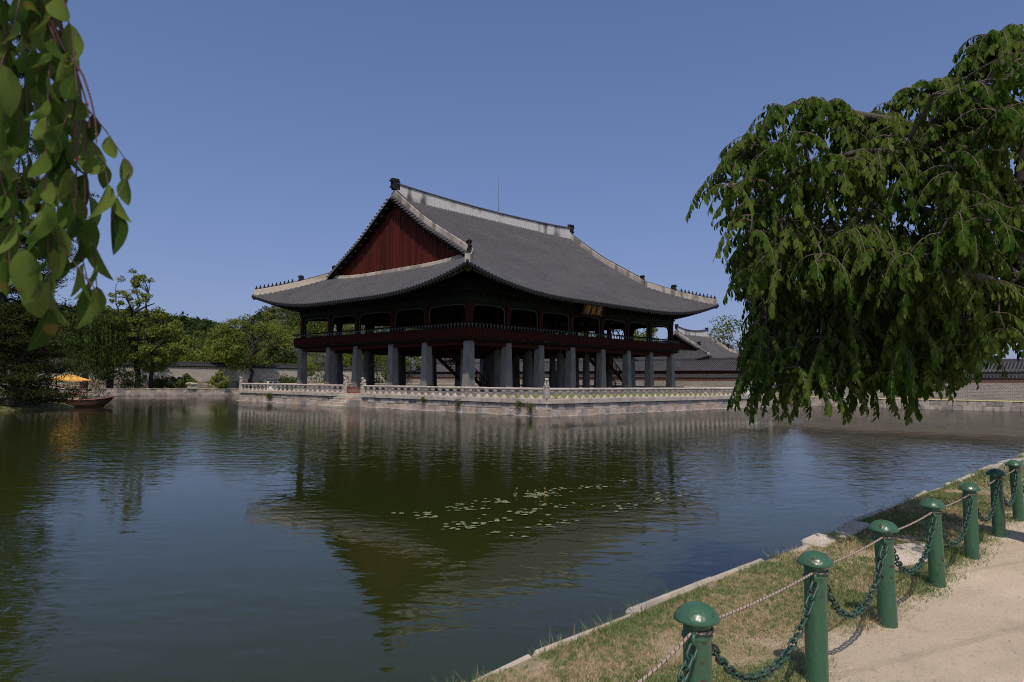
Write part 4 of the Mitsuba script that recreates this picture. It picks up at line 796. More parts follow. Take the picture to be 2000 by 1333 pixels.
tree('bushy_tree', 'small tree before the far wall seen under the pavilion', 'tree', pos(800, 154), 8.2, 8.0, 'm_leaf_mid', 24, 130, 0.3, 0.17, 0.3, 11, 0.12)
tree('bushy_tree', 'round shrub above the far wall seen under the staircase', 'tree', pos(875, 182), 7.4, 10.5, 'm_leaf_mid', 26, 130, 0.34, 0.18, 0.1, 12, 0.14)
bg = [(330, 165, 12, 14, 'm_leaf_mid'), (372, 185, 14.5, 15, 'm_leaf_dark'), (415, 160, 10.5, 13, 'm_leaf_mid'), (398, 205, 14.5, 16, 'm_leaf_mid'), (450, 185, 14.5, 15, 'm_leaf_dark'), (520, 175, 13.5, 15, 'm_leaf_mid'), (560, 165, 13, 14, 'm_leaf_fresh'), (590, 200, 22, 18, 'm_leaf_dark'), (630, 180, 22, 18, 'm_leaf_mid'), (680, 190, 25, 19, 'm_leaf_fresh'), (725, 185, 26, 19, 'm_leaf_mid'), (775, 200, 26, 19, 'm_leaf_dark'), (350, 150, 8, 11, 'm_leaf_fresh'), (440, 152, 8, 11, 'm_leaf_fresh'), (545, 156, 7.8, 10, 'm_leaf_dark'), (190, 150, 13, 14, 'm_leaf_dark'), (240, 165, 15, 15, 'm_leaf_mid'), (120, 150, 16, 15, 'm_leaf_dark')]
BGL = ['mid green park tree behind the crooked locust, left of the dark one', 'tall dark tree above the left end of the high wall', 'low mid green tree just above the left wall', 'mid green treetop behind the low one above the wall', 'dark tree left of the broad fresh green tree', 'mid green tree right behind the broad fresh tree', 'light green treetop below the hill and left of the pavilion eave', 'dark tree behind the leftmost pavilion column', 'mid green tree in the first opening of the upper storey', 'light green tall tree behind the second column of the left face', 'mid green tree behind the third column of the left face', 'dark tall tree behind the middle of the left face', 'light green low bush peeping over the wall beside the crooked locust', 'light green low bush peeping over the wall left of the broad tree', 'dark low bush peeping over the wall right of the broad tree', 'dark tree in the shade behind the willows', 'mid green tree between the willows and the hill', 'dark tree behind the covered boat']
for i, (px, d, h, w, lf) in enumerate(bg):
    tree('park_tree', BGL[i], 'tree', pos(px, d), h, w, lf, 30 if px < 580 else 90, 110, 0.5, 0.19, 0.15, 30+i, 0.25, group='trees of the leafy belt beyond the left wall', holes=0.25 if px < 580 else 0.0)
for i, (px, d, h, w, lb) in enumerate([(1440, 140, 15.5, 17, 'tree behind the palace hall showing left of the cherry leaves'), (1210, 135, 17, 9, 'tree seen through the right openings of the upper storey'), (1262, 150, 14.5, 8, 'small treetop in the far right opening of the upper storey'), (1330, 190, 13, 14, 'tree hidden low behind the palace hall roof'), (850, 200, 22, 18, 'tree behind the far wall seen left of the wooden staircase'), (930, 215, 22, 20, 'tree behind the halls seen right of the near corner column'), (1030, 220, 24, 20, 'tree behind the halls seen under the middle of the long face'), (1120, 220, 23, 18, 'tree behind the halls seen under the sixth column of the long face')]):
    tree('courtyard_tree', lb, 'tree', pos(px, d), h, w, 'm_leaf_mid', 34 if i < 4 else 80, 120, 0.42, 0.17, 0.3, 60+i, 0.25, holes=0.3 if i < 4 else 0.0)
for i, (px, d, h, w, lf, lb) in enumerate([(428, 129, 2.9, 3.4, 'm_leaf_fresh', 'small bright shrub on the bank before the left wall'), (365, 127, 2.6, 3.2, 'm_leaf_mid', 'low shrub beside the stone steps on the left bank'), (560, 140, 2.4, 6.0, 'm_leaf_mid', 'low leafy hedge at the foot of the wall right of the broad tree'), (325, 128, 2.2, 4.0, 'm_leaf_dark', 'dark shrub in the shade below the locust trees'), (240, 126, 3.2, 6.0, 'm_leaf_dark', 'dark shrubbery on the bank below the willows')]):
    tree('shrub', lb, 'shrub', pos(px, d), h, w, lf, 18, 110, 0.26, 0.2, 0.05, 80+i, 0.05, holes=0.0)
# forest on the hill
rng = np.random.default_rng(77)
fx, fy = rng.uniform(-420, 760, 14000), rng.uniform(180, 1000, 14000); az = np.degrees(np.arctan2(fy+47, fx+43)); hz = hill_z(fx, fy)
keep = (az > 50) & (az < 88) & (hz > 2.5); fx, fy, hz = fx[keep][:3700], fy[keep][:3700], hz[keep][:3700]
for nm, sel, m in (('forest', slice(0, None, 2), 'm_forest'), ('forest', slice(1, None, 2), 'm_forest_dark')):
    cc = np.c_[fx, fy, hz+3.0][sel]; k = key_of(nm); put(k, clump_leaves(rng, cc, rng.uniform(3.0, 6.0, len(cc)), 36, 2.5, 0.85, 0.6), m)
    tag(k, 'light green woods covering the far hill' if m == 'm_forest' else 'dark evergreen woods covering the far hill', 'forest', None, 'stuff')
rk = thing('rock_outcrop', 'pale bare rock near the hilltop left of the pavilion eave', 'rock')
mb = MB(); r2 = np.random.default_rng(5)
q = at(568, 609, 955); q[2] = hill_z(q[:1], q[1:2])[0]-1
for k in range(7):
    m = trimesh.creation.icosphere(2, 1.0); v = np.array(m.vertices); v = v*(1+0.35*(meshkit.fbm(v*1.5+k, 3)-0.5))[:, None]*[4, 4, 2.6]; mb.add(v+q+np.array([r2.normal(0, 6), r2.normal(0, 4), r2.normal(-1, 2)]), m.faces)
put(rk, mb.get(), 'm_rock')
for i, (px, d, lab) in enumerate([(371, 124.5, 'pale carved stone standing left of a pair on the far left bank'), (379, 124.5, 'pale carved stone standing right of a pair on the far left bank')]):
    k = thing('carved_stone', lab, 'stone', None); p = np.array(pos(px, d)); rr = np.random.default_rng(i)
    part(k, 'base', stone_block(p+[-0.3, -0.3, 0], p+[0.3, 0.3, 0.7], rr, 0.05, 0.03), 'm_granite_pale'); part(k, 'top', stone_block(p+[-0.45, -0.4, 0.7], p+[0.45, 0.4, 1.0], rr, 0.06, 0.03), 'm_granite_pale')
# weeds in the joints of the terrace
for i, (p, lab) in enumerate([((TX0-0.1, 30.5, 0.75), 'weeds growing in the terrace wall near its left end'), ((TX0-0.14, 2.6, 0.95), 'weed tuft on the terrace wall left of the near corner'), ((TX0-0.14, -2.0, 0.8), 'second weed tuft on the terrace wall left of the near corner'), ((TX0-0.14, -9.0, 0.85), 'leafy weed beside the near terrace corner'), ((TX0-0.14, -10.2, 0.65), 'low weed beside the lion post corner')]):
    k = thing('weed', lab, 'plant'); rr = np.random.default_rng(i); n = 120 if i else 260; s = 0.9 if i == 0 else 0.35
    P = np.array(p)+np.c_[-np.abs(rr.normal(0, 0.06, n)), rr.normal(0, s, n)*0.5, rr.normal(0, 0.18, n)]; D = rr.normal(0, 0.6, (n, 3))+[-0.4, 0, 0.4]; st_ = MB()
    for q in P[::9]: st_.add(*tube([np.array(p)+[0.1, (q[1]-p[1])*0.5, -0.1], q], [0.012, 0.006], 4))
    part(k, 'stems', st_.get(), 'm_leaf_mid', kind='stuff'); part(k, 'leaves', many(*CARD, P, frames(D, rr.normal(0, 1, (n, 3))), rr.uniform(0.07, 0.17, n)), 'm_leaf_mid', kind='stuff')

# ------------------------------------------------------------------ the covered boat
bt = thing('covered_boat', 'dark red pleasure boat with a yellow canopy moored at the left shore', 'boat')
bo = np.array(at(136, 786, 77.5)); bo[2] = 0; bdir = unit(np.array([VR[0], VR[1], 0])+0.15*np.array([VD[0], VD[1], 0])); bs = np.array([-bdir[1], bdir[0], 0])
def bp(a, b, z): return bo+bdir*a+bs*b+np.array([0, 0, z])
st = np.linspace(-4.9, 3.9, 15); hw = 0.95*np.sqrt(np.maximum(0, 1-np.abs((st+0.5)/4.45)**3)); sh = 0.62+0.35*np.maximum(0, (st-1.3)/2.7)**2+0.3*np.maximum(0, (-st-2.5)/2.7)**2
P = np.stack([np.stack([bp(s-(1-zf)*1.3*max(0, (s-0.5)/3.4)**2+(1-zf)*0.8*max(0, (-s-1.5)/3.4)**2, w*f, z) for s, w, z in zip(st, hw, sh*zf-0.25*(1-zf))]) for f, zf in ((1.0, 1.0), (0.93, 0.45), (0.65, 0.0), (-0.65, 0.0), (-0.93, 0.45), (-1.0, 1.0))], 1)
part(bt, 'hull', grid_mesh(P), 'm_boat_hull', True)
part(bt, 'gunwale', MB().add(*tube(P[:, 0], 0.05, 6)).add(*tube(P[:, -1], 0.05, 6)).get(), 'm_boat_red')
part(bt, 'deck', grid_mesh(np.stack([P[:, 0]-[0, 0, 0.14], P[:, -1]-[0, 0, 0.14]], 1)), 'm_redwood')
for a in (-1.55, 1.15):
    for b in (-0.75, 0.75): part(bt, 'post', tube([bp(a, b, 0.5), bp(a, b, 2.4)], 0.06, 6), 'm_boat_red')
C = [bp(a, b, 2.42) for a, b in ((-1.75, -1.0), (1.4, -1.0), (1.4, 1.0), (-1.75, 1.0))]; ap = bp(-0.18, 0, 3.02)
part(bt, 'canopy', MB().add(C+[ap], [[0, 1, 4], [1, 2, 4], [2, 3, 4], [3, 0, 4]]).add([c-np.array([0, 0, 0.0]) for c in C]+[c-np.array([0, 0, 0.1]) for c in C], [[0, 1, 5, 4], [1, 2, 6, 5], [2, 3, 7, 6], [3, 0, 4, 7]]).get(), 'm_boat_yellow', label='yellow pointed canopy')
for b in (-0.78, 0.78):
    part(bt, 'railing', MB().add(*tube([bp(-1.55, b, 1.25), bp(1.15, b, 1.25)], 0.035, 5)).add(*tube([bp(-1.55, b, 0.95), bp(1.15, b, 0.95)], 0.025, 5)).get(), 'm_boat_red')
    for a in np.linspace(-1.3, 0.9, 4): part(bt, 'panel', MB().add([bp(a-0.25, b, 0.52), bp(a+0.25, b, 0.52), bp(a+0.25, b, 0.9), bp(a-0.25, b, 0.9)], [[0, 1, 2, 3]]).get(), 'm_plaster_cream')

# ------------------------------------------------------------------ water lilies in their sunken round tubs
spots = [(-34.54, -35.51, 12, 0), (-33.35, -35.53, 16, 0), (-32.2, -35.6, 14, 0), (-31.0, -35.55, 34, 0), (-29.75, -35.5, 6, 0), (-28.7, -35.5, 13, 0), (-27.4, -35.5, 7, 0), (-34.63, -36.85, 18, 0), (-33.53, -36.8, 7, 0), (-32.6, -36.8, 13, 0), (-31.5, -36.78, 9, 0), (-34.55, -38.05, 6, 1), (-33.3, -38.0, 9, 0), (-30.9, -37.75, 9, 0), (-29.6, -38.0, 7, 0), (-28.6, -37.6, 6, 0)]
wh = ['leftmost of the back row', 'second from the left in the back row', 'third from the left in the back row', 'the fullest, in the middle of the back row', 'sparse one right of the fullest', 'second right of the fullest', 'farthest right of the back row', 'leftmost of the middle row', 'second of the middle row', 'third of the middle row', 'fourth of the middle row', 'nearest to the bank, front row', 'second of the front row', 'third of the front row', 'fourth of the front row', 'rightmost of the front row']
ang = np.linspace(0.25, 2*np.pi-0.25, 11); PAD = (np.r_[[[0, 0, 0.0]], np.c_[np.cos(ang), np.sin(ang), 0.03+0*ang]], np.array([[0, k, k+1] for k in range(1, 11)]))
for i, (x, y, n, old) in enumerate(spots):
    k = thing('water_lily', f'green lily pads over a sunken tub, {wh[i]}', 'water lily', None); rr = np.random.default_rng(i+40); rad = 0.52
    v, f = lathe([(rad-0.015, -0.1), (rad-0.007, 0.003), (rad+0.007, 0.003), (rad+0.015, -0.1)], 36, (x, y, 0)); part(k, 'tub_rim', (v, f), 'm_rim')
    a, q = rr.uniform(0, 2*np.pi, n*4), np.sqrt(rr.uniform(0, 1, n*4))*rad*np.where(rr.uniform(0, 1, n*4) < 0.3, 1.45, 0.9); c = rr.uniform(-0.3, 0.3, 2)*rad; P = np.c_[x+q*np.cos(a)*0.8+c[0]*0.8, y+q*np.sin(a)*0.8+c[1]*0.8, np.full(n*4, 0.012)+rr.uniform(0, 0.012, n*4)][:int(n*1.5)]
    rot = rr.uniform(0, 2*np.pi, len(P)); t1, t2 = rr.normal(0, 0.06, len(P)), rr.normal(0, 0.06, len(P)); nrm = unit(np.c_[t1, t2, np.ones(len(P))]); d = np.c_[np.cos(rot), np.sin(rot), 0*rot]
    part(k, 'pads', many(*PAD, P, frames(d, nrm), rr.uniform(0.026, 0.062, len(P))), 'm_lily', kind='stuff')
    if i == 3:
        mb = MB()
        for _ in range(7):
            p = np.array([x, y, 0])+np.r_[rr.normal(0, 0.2, 2), 0]; mb.add(*tube([p, p+[rr.normal(0, .03), rr.normal(0, .03), 0.11]], [0.005, 0.004], 4)); mb.add(*lathe([(0, 0), (0.018, 0.02), (0.0, 0.05)], 6, p+[0, 0, 0.10]))
        part(k, 'buds', mb.get(), 'm_lily_old', kind='stuff')

# ------------------------------------------------------------------ bollards, chains, ropes
BH = 0.728
bprof = [(a*0.925, z) for a, z in [(0, 1.0), (0.028, 0.998), (0.06, 0.985), (0.085, 0.962), (0.100, 0.938), (0.106, 0.922), (0.103, 0.914), (0.085, 0.909), (0.064, 0.905)]]
capm = lathe([(a, (z-1)*0.82+BH) for a, z in bprof], 40)
shaft = lathe([(0.059, BH-0.077), (0.0585, BH-0.122), (0.059, BH-0.126), (0.065, BH-0.129), (0.0665, BH-0.136), (0.065, BH-0.143), (0.0595, BH-0.147), (0.0605, BH-0.3), (0.063, -0.15)], 32)
hookm = tube([(-0.048, -0.02, BH-0.118), (-0.074, -0.026, BH-0.112), (-0.088, -0.031, BH-0.122), (-0.086, -0.031, BH-0.143), (-0.072, -0.026, BH-0.148)], 0.009, 7)
bxs = [-42.06, -40.73, -39.41, -38.11, -36.76, -35.45, -34.08, -32.80, -31.50, -30.2]
leans = [(0, 0), (0.0, 0.005), (0.005, 0.0), (-0.02, 0.012), (-0.032, 0.02), (0.0, 0.01), (-0.02, 0.015), (-0.04, 0.03), (-0.01, 0.0), (0, 0)]
bl = ['green iron bollard just outside the bottom edge, beside the nearest one', 'nearest green bollard, cut off by the bottom edge of the photo', 'second green bollard from the camera, with a small red-brown chip', 'third green bollard, speckled with dark paint chips', 'fourth green bollard, leaning slightly beside the flat stone slab', 'fifth green bollard from the camera', 'sixth green bollard from the camera', 'seventh green bollard, leaning left near the right edge', 'eighth green bollard, cut by the right edge of the photo', 'green bollard beyond the right edge of the photo']
tops = []; b0 = None
for i, x in enumerate(bxs):
    k = thing('bollard', bl[i], 'bollard', None); lx, ly = leans[i]; zs = 1.0 if i < 6 else 1.03
    M = np.eye(4); M[0, 2], M[1, 2] = lx/BH, ly/BH; M[2, 2] = zs; M[:3, 3] = (x, -45.1, 1.0)
    a = np.radians(i*67); Z = np.eye(4); Z[:2, :2] = [[math.cos(a), -math.sin(a)], [math.sin(a), math.cos(a)]]
    for nm, m, mm, sm in (('post', shaft, M@Z, 40), ('cap', capm, M@Z, 50), ('hook', hookm, M, 60)):
        v = m[0]@mm[:3, :3].T+mm[:3, 3]; part(k, nm, (v, m[1]), 'm_bollard', sm)
    tops.append(M)
def tr(M, p): return M[:3, :3]@np.array(p)+M[:3, 3]
n = 18; ang = np.arange(n)*2*np.pi/n; link_path = np.c_[np.sign(np.cos(ang))*0.012+np.cos(ang)*0.0175, np.sin(ang)*0.0185, 0*ang]
def ring(path, r, sides=6):
    p = np.asarray(path); t = unit(np.roll(p, -1, 0)-np.roll(p, 1, 0)); a = np.tile([0, 0, 1.0], (len(p), 1)); b = np.cross(t, a); an = np.arange(sides)*2*np.pi/sides
    v = p[:, None]+r*(np.cos(an)[None, :, None]*a[:, None]+np.sin(an)[None, :, None]*b[:, None]); m = len(p)
    i, j = np.meshgrid(np.arange(m), np.arange(sides), indexing='ij'); q = np.stack([i*sides+j, ((i+1) % m)*sides+j, ((i+1) % m)*sides+(j+1) % sides, i*sides+(j+1) % sides], -1).reshape(-1, 4)
    return v.reshape(-1, 3), np.vstack([q[:, [0, 1, 2]], q[:, [0, 2, 3]]])
LV, LF = ring(link_path, 0.0062)
link0 = mikit.ply((LV, LF), 'm_chain', smooth=True)
wl = ['before the nearest bollard', 'between the nearest and the second bollard', 'between the second and third bollards', 'between the third and fourth bollards', 'between the fourth and fifth bollards', 'between the fifth and sixth bollards', 'between the sixth and seventh bollards', 'between the seventh and eighth bollards', 'beyond the eighth bollard']
for i in range(len(bxs)-1):
    a, b = tr(tops[i], (0.059, -0.02, BH-0.17)), tr(tops[i+1], (-0.085, -0.031, BH-0.155))
    k = thing('chain', f'sagging green iron chain {wl[i]}', 'chain', None); s = np.linspace(0, 1, 400)
    sagd = (0.30, 0.30, 0.31, 0.29, 0.30, 0.28, 0.30, 0.30, 0.3)[i]
    P = a+(b-a)*s[:, None]; P[:, 2] -= sagd*(1-np.abs(2*s-1)**2.3); P[:, 1] += 0.0
    arc = np.r_[0, np.cumsum(np.linalg.norm(np.diff(P, axis=0), axis=1))]; nl = int(arc[-1]/0.0465); pos_ = np.linspace(0, arc[-1], nl+1); rr = np.random.default_rng(i)
    for j in range(nl):
        p0, p1 = [np.array([np.interp(pos_[j+e], arc, P[:, c]) for c in range(3)]) for e in (0, 1)]; d = unit(p1-p0); sd = unit(np.cross(d, [0, 0, 1.0])); up = np.cross(sd, d)
        ro = (0.6 if j % 2 else 0.6+np.pi/2)+rr.normal(0, 0.15); y = sd*math.cos(ro)+up*math.sin(ro); M = np.eye(4); M[:3, 0] = d*1.12; M[:3, 1] = y; M[:3, 2] = np.cross(d, y); M[:3, 3] = (p0+p1)/2
        scene[key_of(k+'__link')] = {**link0, 'to_world': T(M.tolist())}
    # rope: twisted strands from neck to neck; black strand stands in for gap shade
    k = thing('rope', f'twisted beige rope with black gap shading {wl[i]}', 'rope', None)
    ca, cb = tr(tops[i], (0, 0, BH-0.108)), tr(tops[i+1], (0, 0, BH-0.108)); 
    wrapa = np.array([ca+0.0645*np.array([math.cos(q), math.sin(q), 0]) for q in np.linspace(np.pi*1.05, 2.0*np.pi+0.2, 14)])
    endb = cb+0.0645*np.array([math.cos(np.pi*1.05), math.sin(np.pi*1.05), 0]); st_ = wrapa[-1]; t = np.linspace(0, 1, 14)[1:, None]
    core = np.vstack([wrapa, st_+(endb-st_)*t-np.array([0, 0, 1])*(0.035*4*t*(1-t)*(3.0 if i == 0 else 0.45))])
    arc = np.r_[0, np.cumsum(np.linalg.norm(np.diff(core, axis=0), axis=1))]; m = int(arc[-1]/0.0045); ss = np.linspace(0, arc[-1], m); C_ = np.stack([np.interp(ss, arc, core[:, c]) for c in range(3)], 1); tt = unit(np.gradient(C_, axis=0)); s1 = unit(np.cross(tt, [0, 0, 1.0])); s2 = np.cross(s1, tt); ph = ss/0.034*2*np.pi
    for q in range(3):
        pq = C_+0.0034*(np.cos(ph+q*2.094)[:, None]*s1+np.sin(ph+q*2.094)[:, None]*s2)
        part(k, 'strand', tube(pq, 0.0036, 5, False), 'm_rope' if q else 'm_rope', True)
    pq = C_+0.0056*(np.cos(ph+1.047)[:, None]*s1+np.sin(ph+1.047)[:, None]*s2); part(k, 'gap_shade_strand', tube(pq, 0.0029, 5, False), 'm_rope_gap_shade', True)

# ------------------------------------------------------------------ cherry trees
def arc_twig(p, h, up, L, rng, n=9, g=1.5):
    """A weeping twig: starts along (h, up) and bends down."""
    d = unit(np.array([h[0], h[1], up])); pts = [np.array(p, float)]; ds = L/(n-1)
    for k in range(n-1):
        d = unit(d+np.array([0, 0, -g*ds/max(L, 0.5)*1.6])+rng.normal(0, 0.05, 3)); pts.append(pts[-1]+d*ds)
    return np.array(pts)
def smooth_path(pts, n):
    pts = np.array(pts, float); s = np.r_[0, np.cumsum(np.linalg.norm(np.diff(pts, axis=0), axis=1))]; s /= s[-1]
    from scipy.interpolate import PchipInterpolator
    q = np.linspace(0, 1, n); return np.stack([PchipInterpolator(s, pts[:, c])(q) for c in range(3)], 1)
LT = leaf_template(3, 0.46, 0.25, 0.22)
def leaves_on(tw, rng, step, size, out, start=0.12, hang=0.9, wild=0.45):
    arc = np.r_[0, np.cumsum(np.linalg.norm(np.diff(tw, axis=0), axis=1))]; s = np.arange(arc[-1]*start, arc[-1], step); 
    if len(s) == 0: return
    P = np.stack([np.interp(s, arc, tw[:, c]) for c in range(3)], 1); t = unit(np.gradient(tw, axis=0)); Tg = np.stack([np.interp(s, arc, t[:, c]) for c in range(3)], 1)
    side = unit(np.cross(Tg, [0, 0, 1.0])+1e-3); sg = np.where(np.arange(len(s)) % 2, 1, -1)[:, None]
    D = unit(Tg*0.45+side*sg*0.55+np.array([0, 0, -hang])+rng.normal(0, 0.22, P.shape)); hor = unit(np.c_[P[:, :2]-out[None, :2], 0*s]+1e-6)
    N = hor*0.9+np.array([0, 0, 0.75])+rng.normal(0, wild, P.shape); return P, frames(D, N), size*rng.uniform(0.65, 1.2, len(s))
ct = thing('weeping_cherry', 'large weeping cherry tree arching over the pond from the right edge', 'tree')
rng = np.random.default_rng(5)
A_ = at
base = np.array([-34.6, -45.95, 0.9])
limbs = [([base, base+[0.05, 0.0, 1.2], A_(2030, 590, 9.0), A_(2012, 430, 9.0), A_(2035, 220, 9.1), A_(2065, 60, 9.2)], 0.27, 0.12),
 ([A_(1990, 470, 9), A_(1930, 370, 8.6), A_(1800, 255, 8.2), A_(1660, 222, 7.9), A_(1560, 205, 7.7), A_(1480, 275, 7.5), A_(1405, 350, 7.4)], 0.075, 0.012),
 ([A_(2010, 330, 9), A_(1930, 190, 8.8), A_(1850, 165, 8.5), A_(1770, 205, 8.3), A_(1720, 240, 8.2)], 0.055, 0.012),
 ([A_(2025, 200, 9.1), A_(2000, 80, 8.9), A_(1950, 72, 8.7), A_(1900, 125, 8.5)], 0.05, 0.012),
 ([A_(1990, 450, 9), A_(1880, 392, 8.2), A_(1800, 310, 7.8), A_(1700, 295, 7.5), A_(1590, 330, 7.3), A_(1500, 400, 7.3)], 0.065, 0.012),
 ([A_(2000, 560, 9), A_(1880, 490, 8.4), A_(1760, 480, 8.0), A_(1640, 480, 7.7), A_(1540, 520, 8.0), A_(1500, 600, 8.4)], 0.07, 0.012),
 ([A_(2000, 600, 9), A_(1900, 540, 7.9), A_(1800, 530, 7.5), A_(1700, 560, 7.9), A_(1620, 610, 8.3), A_(1560, 690, 8.6)], 0.065, 0.012),
 ([A_(2005, 620, 9), A_(1930, 560, 8.2), A_(1860, 560, 7.9), A_(1800, 610, 7.8)], 0.055, 0.012),
 ([A_(1990, 430, 9), A_(1850, 420, 9.6), A_(1700, 390, 9.6), A_(1560, 360, 9.4), A_(1485, 430, 9.2), A_(1490, 540, 9.2)], 0.06, 0.012),
 ([A_(1995, 520, 9), A_(1900, 440, 9.8), A_(1780, 560, 9.9), A_(1660, 560, 9.7), A_(1540, 600, 9.4), A_(1515, 690, 9.3)], 0.06, 0.012),
 ([A_(2000, 400, 9), A_(1940, 330, 9.4), A_(1860, 300, 9.3), A_(1780, 340, 9.2), A_(1700, 420, 9.1)], 0.05, 0.012)]
bmb, tmb = MB(), MB(); LP, LR_, LS = [], [], []
def foliate(pp, tg, nt, L0, L1, j0=2):
    for q in range(nt):
        j = rng.integers(j0, len(pp)); h = unit(np.r_[tg[j, :2]*0.35+rng.normal(0, 1, 2), 0])[:2]
        tw = arc_twig(pp[j], h, rng.uniform(0.1, 0.7), rng.uniform(L0, L1), rng, 8, 1.6); tmb.add(*tube(tw, np.linspace(0.0055, 0.002, 8), 3, False))
        o = leaves_on(tw, rng, 0.026, 0.090, pp[j]-np.r_[h, 0]*0.3)
        if o: LP.append(o[0]); LR_.append(o[1]); LS.append(o[2])
main = []
for li, (pts, r0, r1) in enumerate(limbs):
    p = smooth_path(pts, 26); bmb.add(*tube(p, np.linspace(r0, r1, 26), 8))
    if li: tg = unit(np.gradient(p, axis=0)); main.append(p); foliate(p, tg, 60 if len(pts) > 5 else 40, 0.25, 0.7, 4)
for m_, nt in ((main[0], 90), (main[1], 90), (main[2], 80), (main[3], 40)):
    tg = unit(np.gradient(m_, axis=0)); foliate(m_+rng.normal(0, 0.03, m_.shape)+[0, 0, 0.03], tg, nt, 0.14, 0.34, 6)
main = np.vstack([m[4:] for m in main])
TOPX = ([1370, 1400, 1440, 1490, 1530, 1620, 1720, 1780, 1900, 1960, 2080], [400, 345, 300, 255, 205, 218, 228, 185, 112, 75, 70])
BOTX = ([1370, 1400, 1440, 1500, 1600, 1700, 1800, 1900, 2080], [410, 490, 680, 730, 730, 720, 700, 680, 640])
for q in range(195):      # secondary limbs that fill the crown, each from the nearest main limb
    px = 2080-665*rng.uniform(0, 1)**0.85; t, b_ = np.interp(px, *TOPX), np.interp(px, *BOTX); py = t+22+(b_-t-22)*rng.uniform(0, 1); dd = (6.5 if py < b_-200 else 8.1)+2.2*rng.uniform(0, 1)+0.7*(px-1400)/600*rng.uniform(0, 1)
    if 1735 < px < 1815 and 380 < py < 470: continue
    if py > 430 and px < 1485: px = (1455 if py < 570 else 1485)+rng.uniform(0, 50)
    e = A_(px, py, dd); a_ = main[np.argmin(np.linalg.norm(main-e, axis=1)+rng.uniform(0, 0.5, len(main)))]
    if np.linalg.norm(e-a_) < 0.15: continue
    p = limb_path(a_, e, rng, 8, 0.08, 0.22); Lp = np.linalg.norm(e-a_); bmb.add(*tube(p, np.linspace(0.012+0.012*Lp, 0.006, 8), 5)); foliate(p, unit(np.gradient(p, axis=0)), int(8+7*min(Lp, 1.3)), 0.25, 0.62 if py > t+150 else 0.45, 2)
for q in range(80):       # long weeping curtain along the lower edge
    px = rng.uniform(1482, 1990); py = np.interp(px, *BOTX)+rng.uniform(-60, 25); e = A_(px, py, rng.uniform(7.9, 9.8)); a_ = main[np.argmin(np.linalg.norm(main-e-[0, 0, 0.5], axis=1))]
    p = limb_path(a_, e, rng, 8, 0.05, 0.25); bmb.add(*tube(p, np.linspace(0.015, 0.005, 8), 5)); foliate(p, unit(np.gradient(p, axis=0)), 9, 0.35, 0.8 if px < 1780 else 0.5, 4)
LP, LR_, LS = np.vstack(LP), np.vstack(LR_), np.concatenate(LS)
part(ct, 'trunk', bmb.get(), 'm_bark', 60); part(ct, 'twigs', tmb.get(), 'm_twig', True, kind='stuff')
order = np.argsort(np.linalg.norm(LP-CAM, axis=1)); big, rest = order[:300], order[300:]
kind_ = rng.uniform(0, 1, len(LP))
for a, b, m_ in ((0, 0.5, 'm_cherry'), (0.5, 0.82, 'm_cherry_deep'), (0.82, 1.0, 'm_cherry_fresh')):
    q = rest[(kind_[rest] >= a) & (kind_[rest] < b)]; part(ct, 'foliage', many(*LT, LP[q], LR_[q], LS[q]), m_, True, kind='stuff')
for i in big: part(ct, 'leaf', many(*LT, LP[i:i+1], LR_[i:i+1], LS[i:i+1]), 'm_cherry', True)
print('cherry leaves', len(LP))

# the near cherry bough hanging in at the left
nb = thing('cherry_bough', 'near cherry bough hanging into the top left corner with large drooping leaves', 'tree branch')
rng = np.random.default_rng(12); bmb, tmb, rmb = MB(), MB(), MB(); LT2 = leaf_template(10, 0.50, 0.42, 0.34); UV2 = leaf_uv(10)
tb = np.array([-44.9, -45.4, 0.9]); lim = smooth_path([tb, tb+[0.1, -0.05, 1.6], tb+[0.4, 0.0, 3.0], tb+[1.0, 0.1, 3.75], A_(60, -160, 1.35), A_(230, -150, 1.45)], 24); bmb.add(*tube(lim, np.linspace(0.17, 0.012, 24), 8))
P_, R_, S_ = [], [], []
hang = [(10, -60, 1.28, 600), (50, -60, 1.18, 640), (88, -40, 1.3, 600), (105, -50, 1.16, 690), (120, -40, 1.3, 560), (150, 190, 1.14, 640), (-25, -40, 1.3, 640), (40, -30, 1.45, 600), (172, 225, 1.20, 480), (130, 240, 1.25, 660), (165, 300, 1.3, 650), (196, 320, 1.2, 500), (70, 100, 1.35, 660), (20, 150, 1.5, 600)]
for i, (px, py, d, y1) in enumerate(hang):
    x1 = px+(10, 30, 40, -5, 40, 40, 20, 20, 45, 50, 25, 26, 15, 5)[i]; a, b = A_(px, py, d), A_(x1, y1-70, d-0.02); c = (a+b)/2+np.r_[rng.normal(0, 0.02, 2), 0.02]
    tw = smooth_path([lim[18], a+(lim[18]-a)*0.4+[0, 0, 0.02], a, c, b], 24); tmb.add(*tube(tw, np.linspace(0.0022, 0.0008, 24), 5, False))
    tw = tw[6:]; o = leaves_on(tw, rng, 0.036, 0.059, CAM*0+np.r_[tw[0, :2]-[0.1, 0.4], 0], 0.04, 1.9, 1.1)
    P_.append(o[0]); R_.append(o[1]); S_.append(o[2])
P_, R_, S_ = np.vstack(P_), np.vstack(R_), np.concatenate(S_)
for i in range(len(P_)): put(key_of(nb+'__leaf'), many(*LT2, P_[i:i+1], R_[i:i+1], S_[i:i+1]), ('m_cherry_near', 'm_cherry_near_dark', 'm_cherry_near_bright', 'm_cherry_near', 'm_cherry_near_bright')[rng.integers(5)], True, uv=UV2)
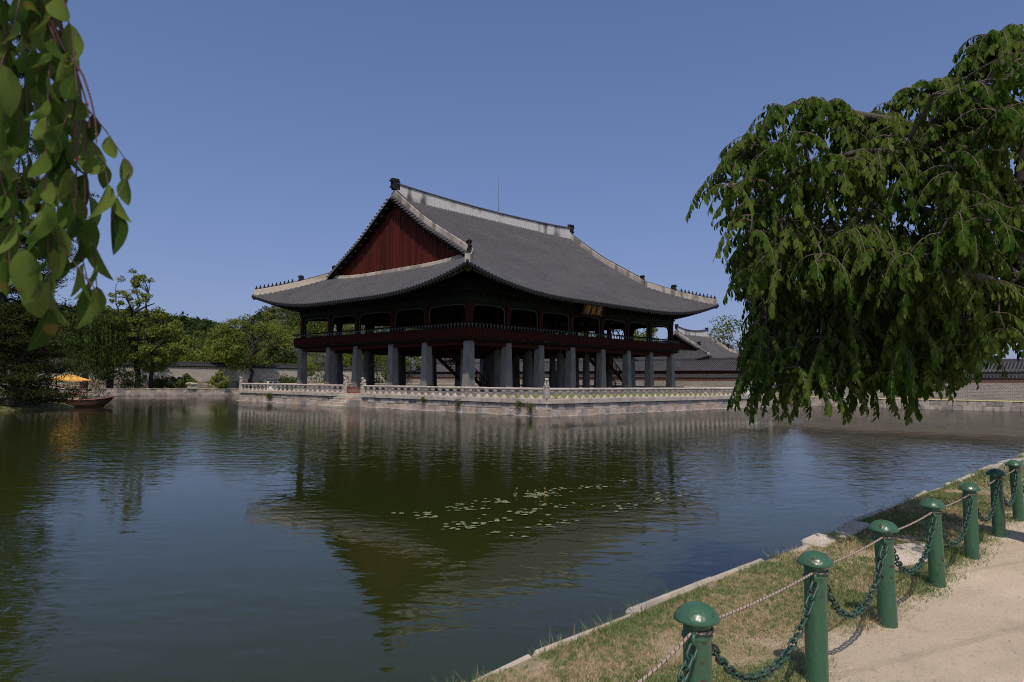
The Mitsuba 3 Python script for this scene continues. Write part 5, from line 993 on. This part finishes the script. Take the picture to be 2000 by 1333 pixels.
for px0, px1, y1, d in ((125, 188, 280, 1.14), (118, 175, 250, 1.15), (112, 150, 330, 1.17), (135, 165, 420, 1.2), (120, 148, 400, 1.22)):
    tw = smooth_path([A_(px0-25, 40, d), A_(px0, 95, d), A_((px0*0.4+px1*0.6), 150, d), A_(px1, y1, d)], 14); rmb.add(*tube(tw, np.linspace(0.0022, 0.0010, 14), 5, False))
    for q in rng.choice(np.arange(4, 14), 3, replace=False): part(nb, 'fruit', lathe([(0, -0.0026), (0.002, -0.0018), (0.0028, 0), (0.002, 0.0018), (0, 0.0026)], 10, tw[q]+[0.001, 0.001, -0.002]), ('m_cherry_fruit', 'm_twig_red', 'm_twig_red')[rng.integers(3)], True)
part(nb, 'limb', bmb.get(), 'm_bark', 60); part(nb, 'twigs', tmb.get(), 'm_twig_red', True, kind='stuff'); part(nb, 'bare_stalks', rmb.get(), 'm_twig_red', True, kind='stuff')
# the unseen rest of its crown, added overhead to shade the hanging leaves
n = 650; hub = np.array([[-44.3, -45.5, 4.3], [-43.9, -46.0, 4.6], [-43.5, -45.6, 4.5], [-44.2, -46.3, 4.9], [-43.3, -46.2, 5.0]]); Q = hub[rng.integers(0, 5, n)]+rng.normal(0, 1, (n, 3))*[0.45, 0.45, 0.28]
Q = Q[Q[:, 2]-CAM[2] > 0.72*np.linalg.norm(Q[:, :2]-CAM[:2], axis=1)+0.15]; n = len(Q)
ub = MB()
for h in hub: ub.add(*tube(limb_path(lim[15], h, rng, 7, 0.08, 0.1), np.linspace(0.04, 0.01, 7), 6))
part(nb, 'added_upper_limbs', ub.get(), 'm_bark', 60)
part(nb, 'added_shade_foliage', many(*LT, Q, frames(rng.normal(0, 0.4, (n, 3))+[0, 0, -0.9], rng.normal(0, 0.6, (n, 3))+[-0.3, -0.3, 0.8]), rng.uniform(0.06, 0.1, n)), 'm_cherry_near', True, kind='stuff')
print('near leaves', len(P_), 'entries', len(scene), 'triangles', sum(len(w[1]) for w in meshkit.WRITTEN.values()))
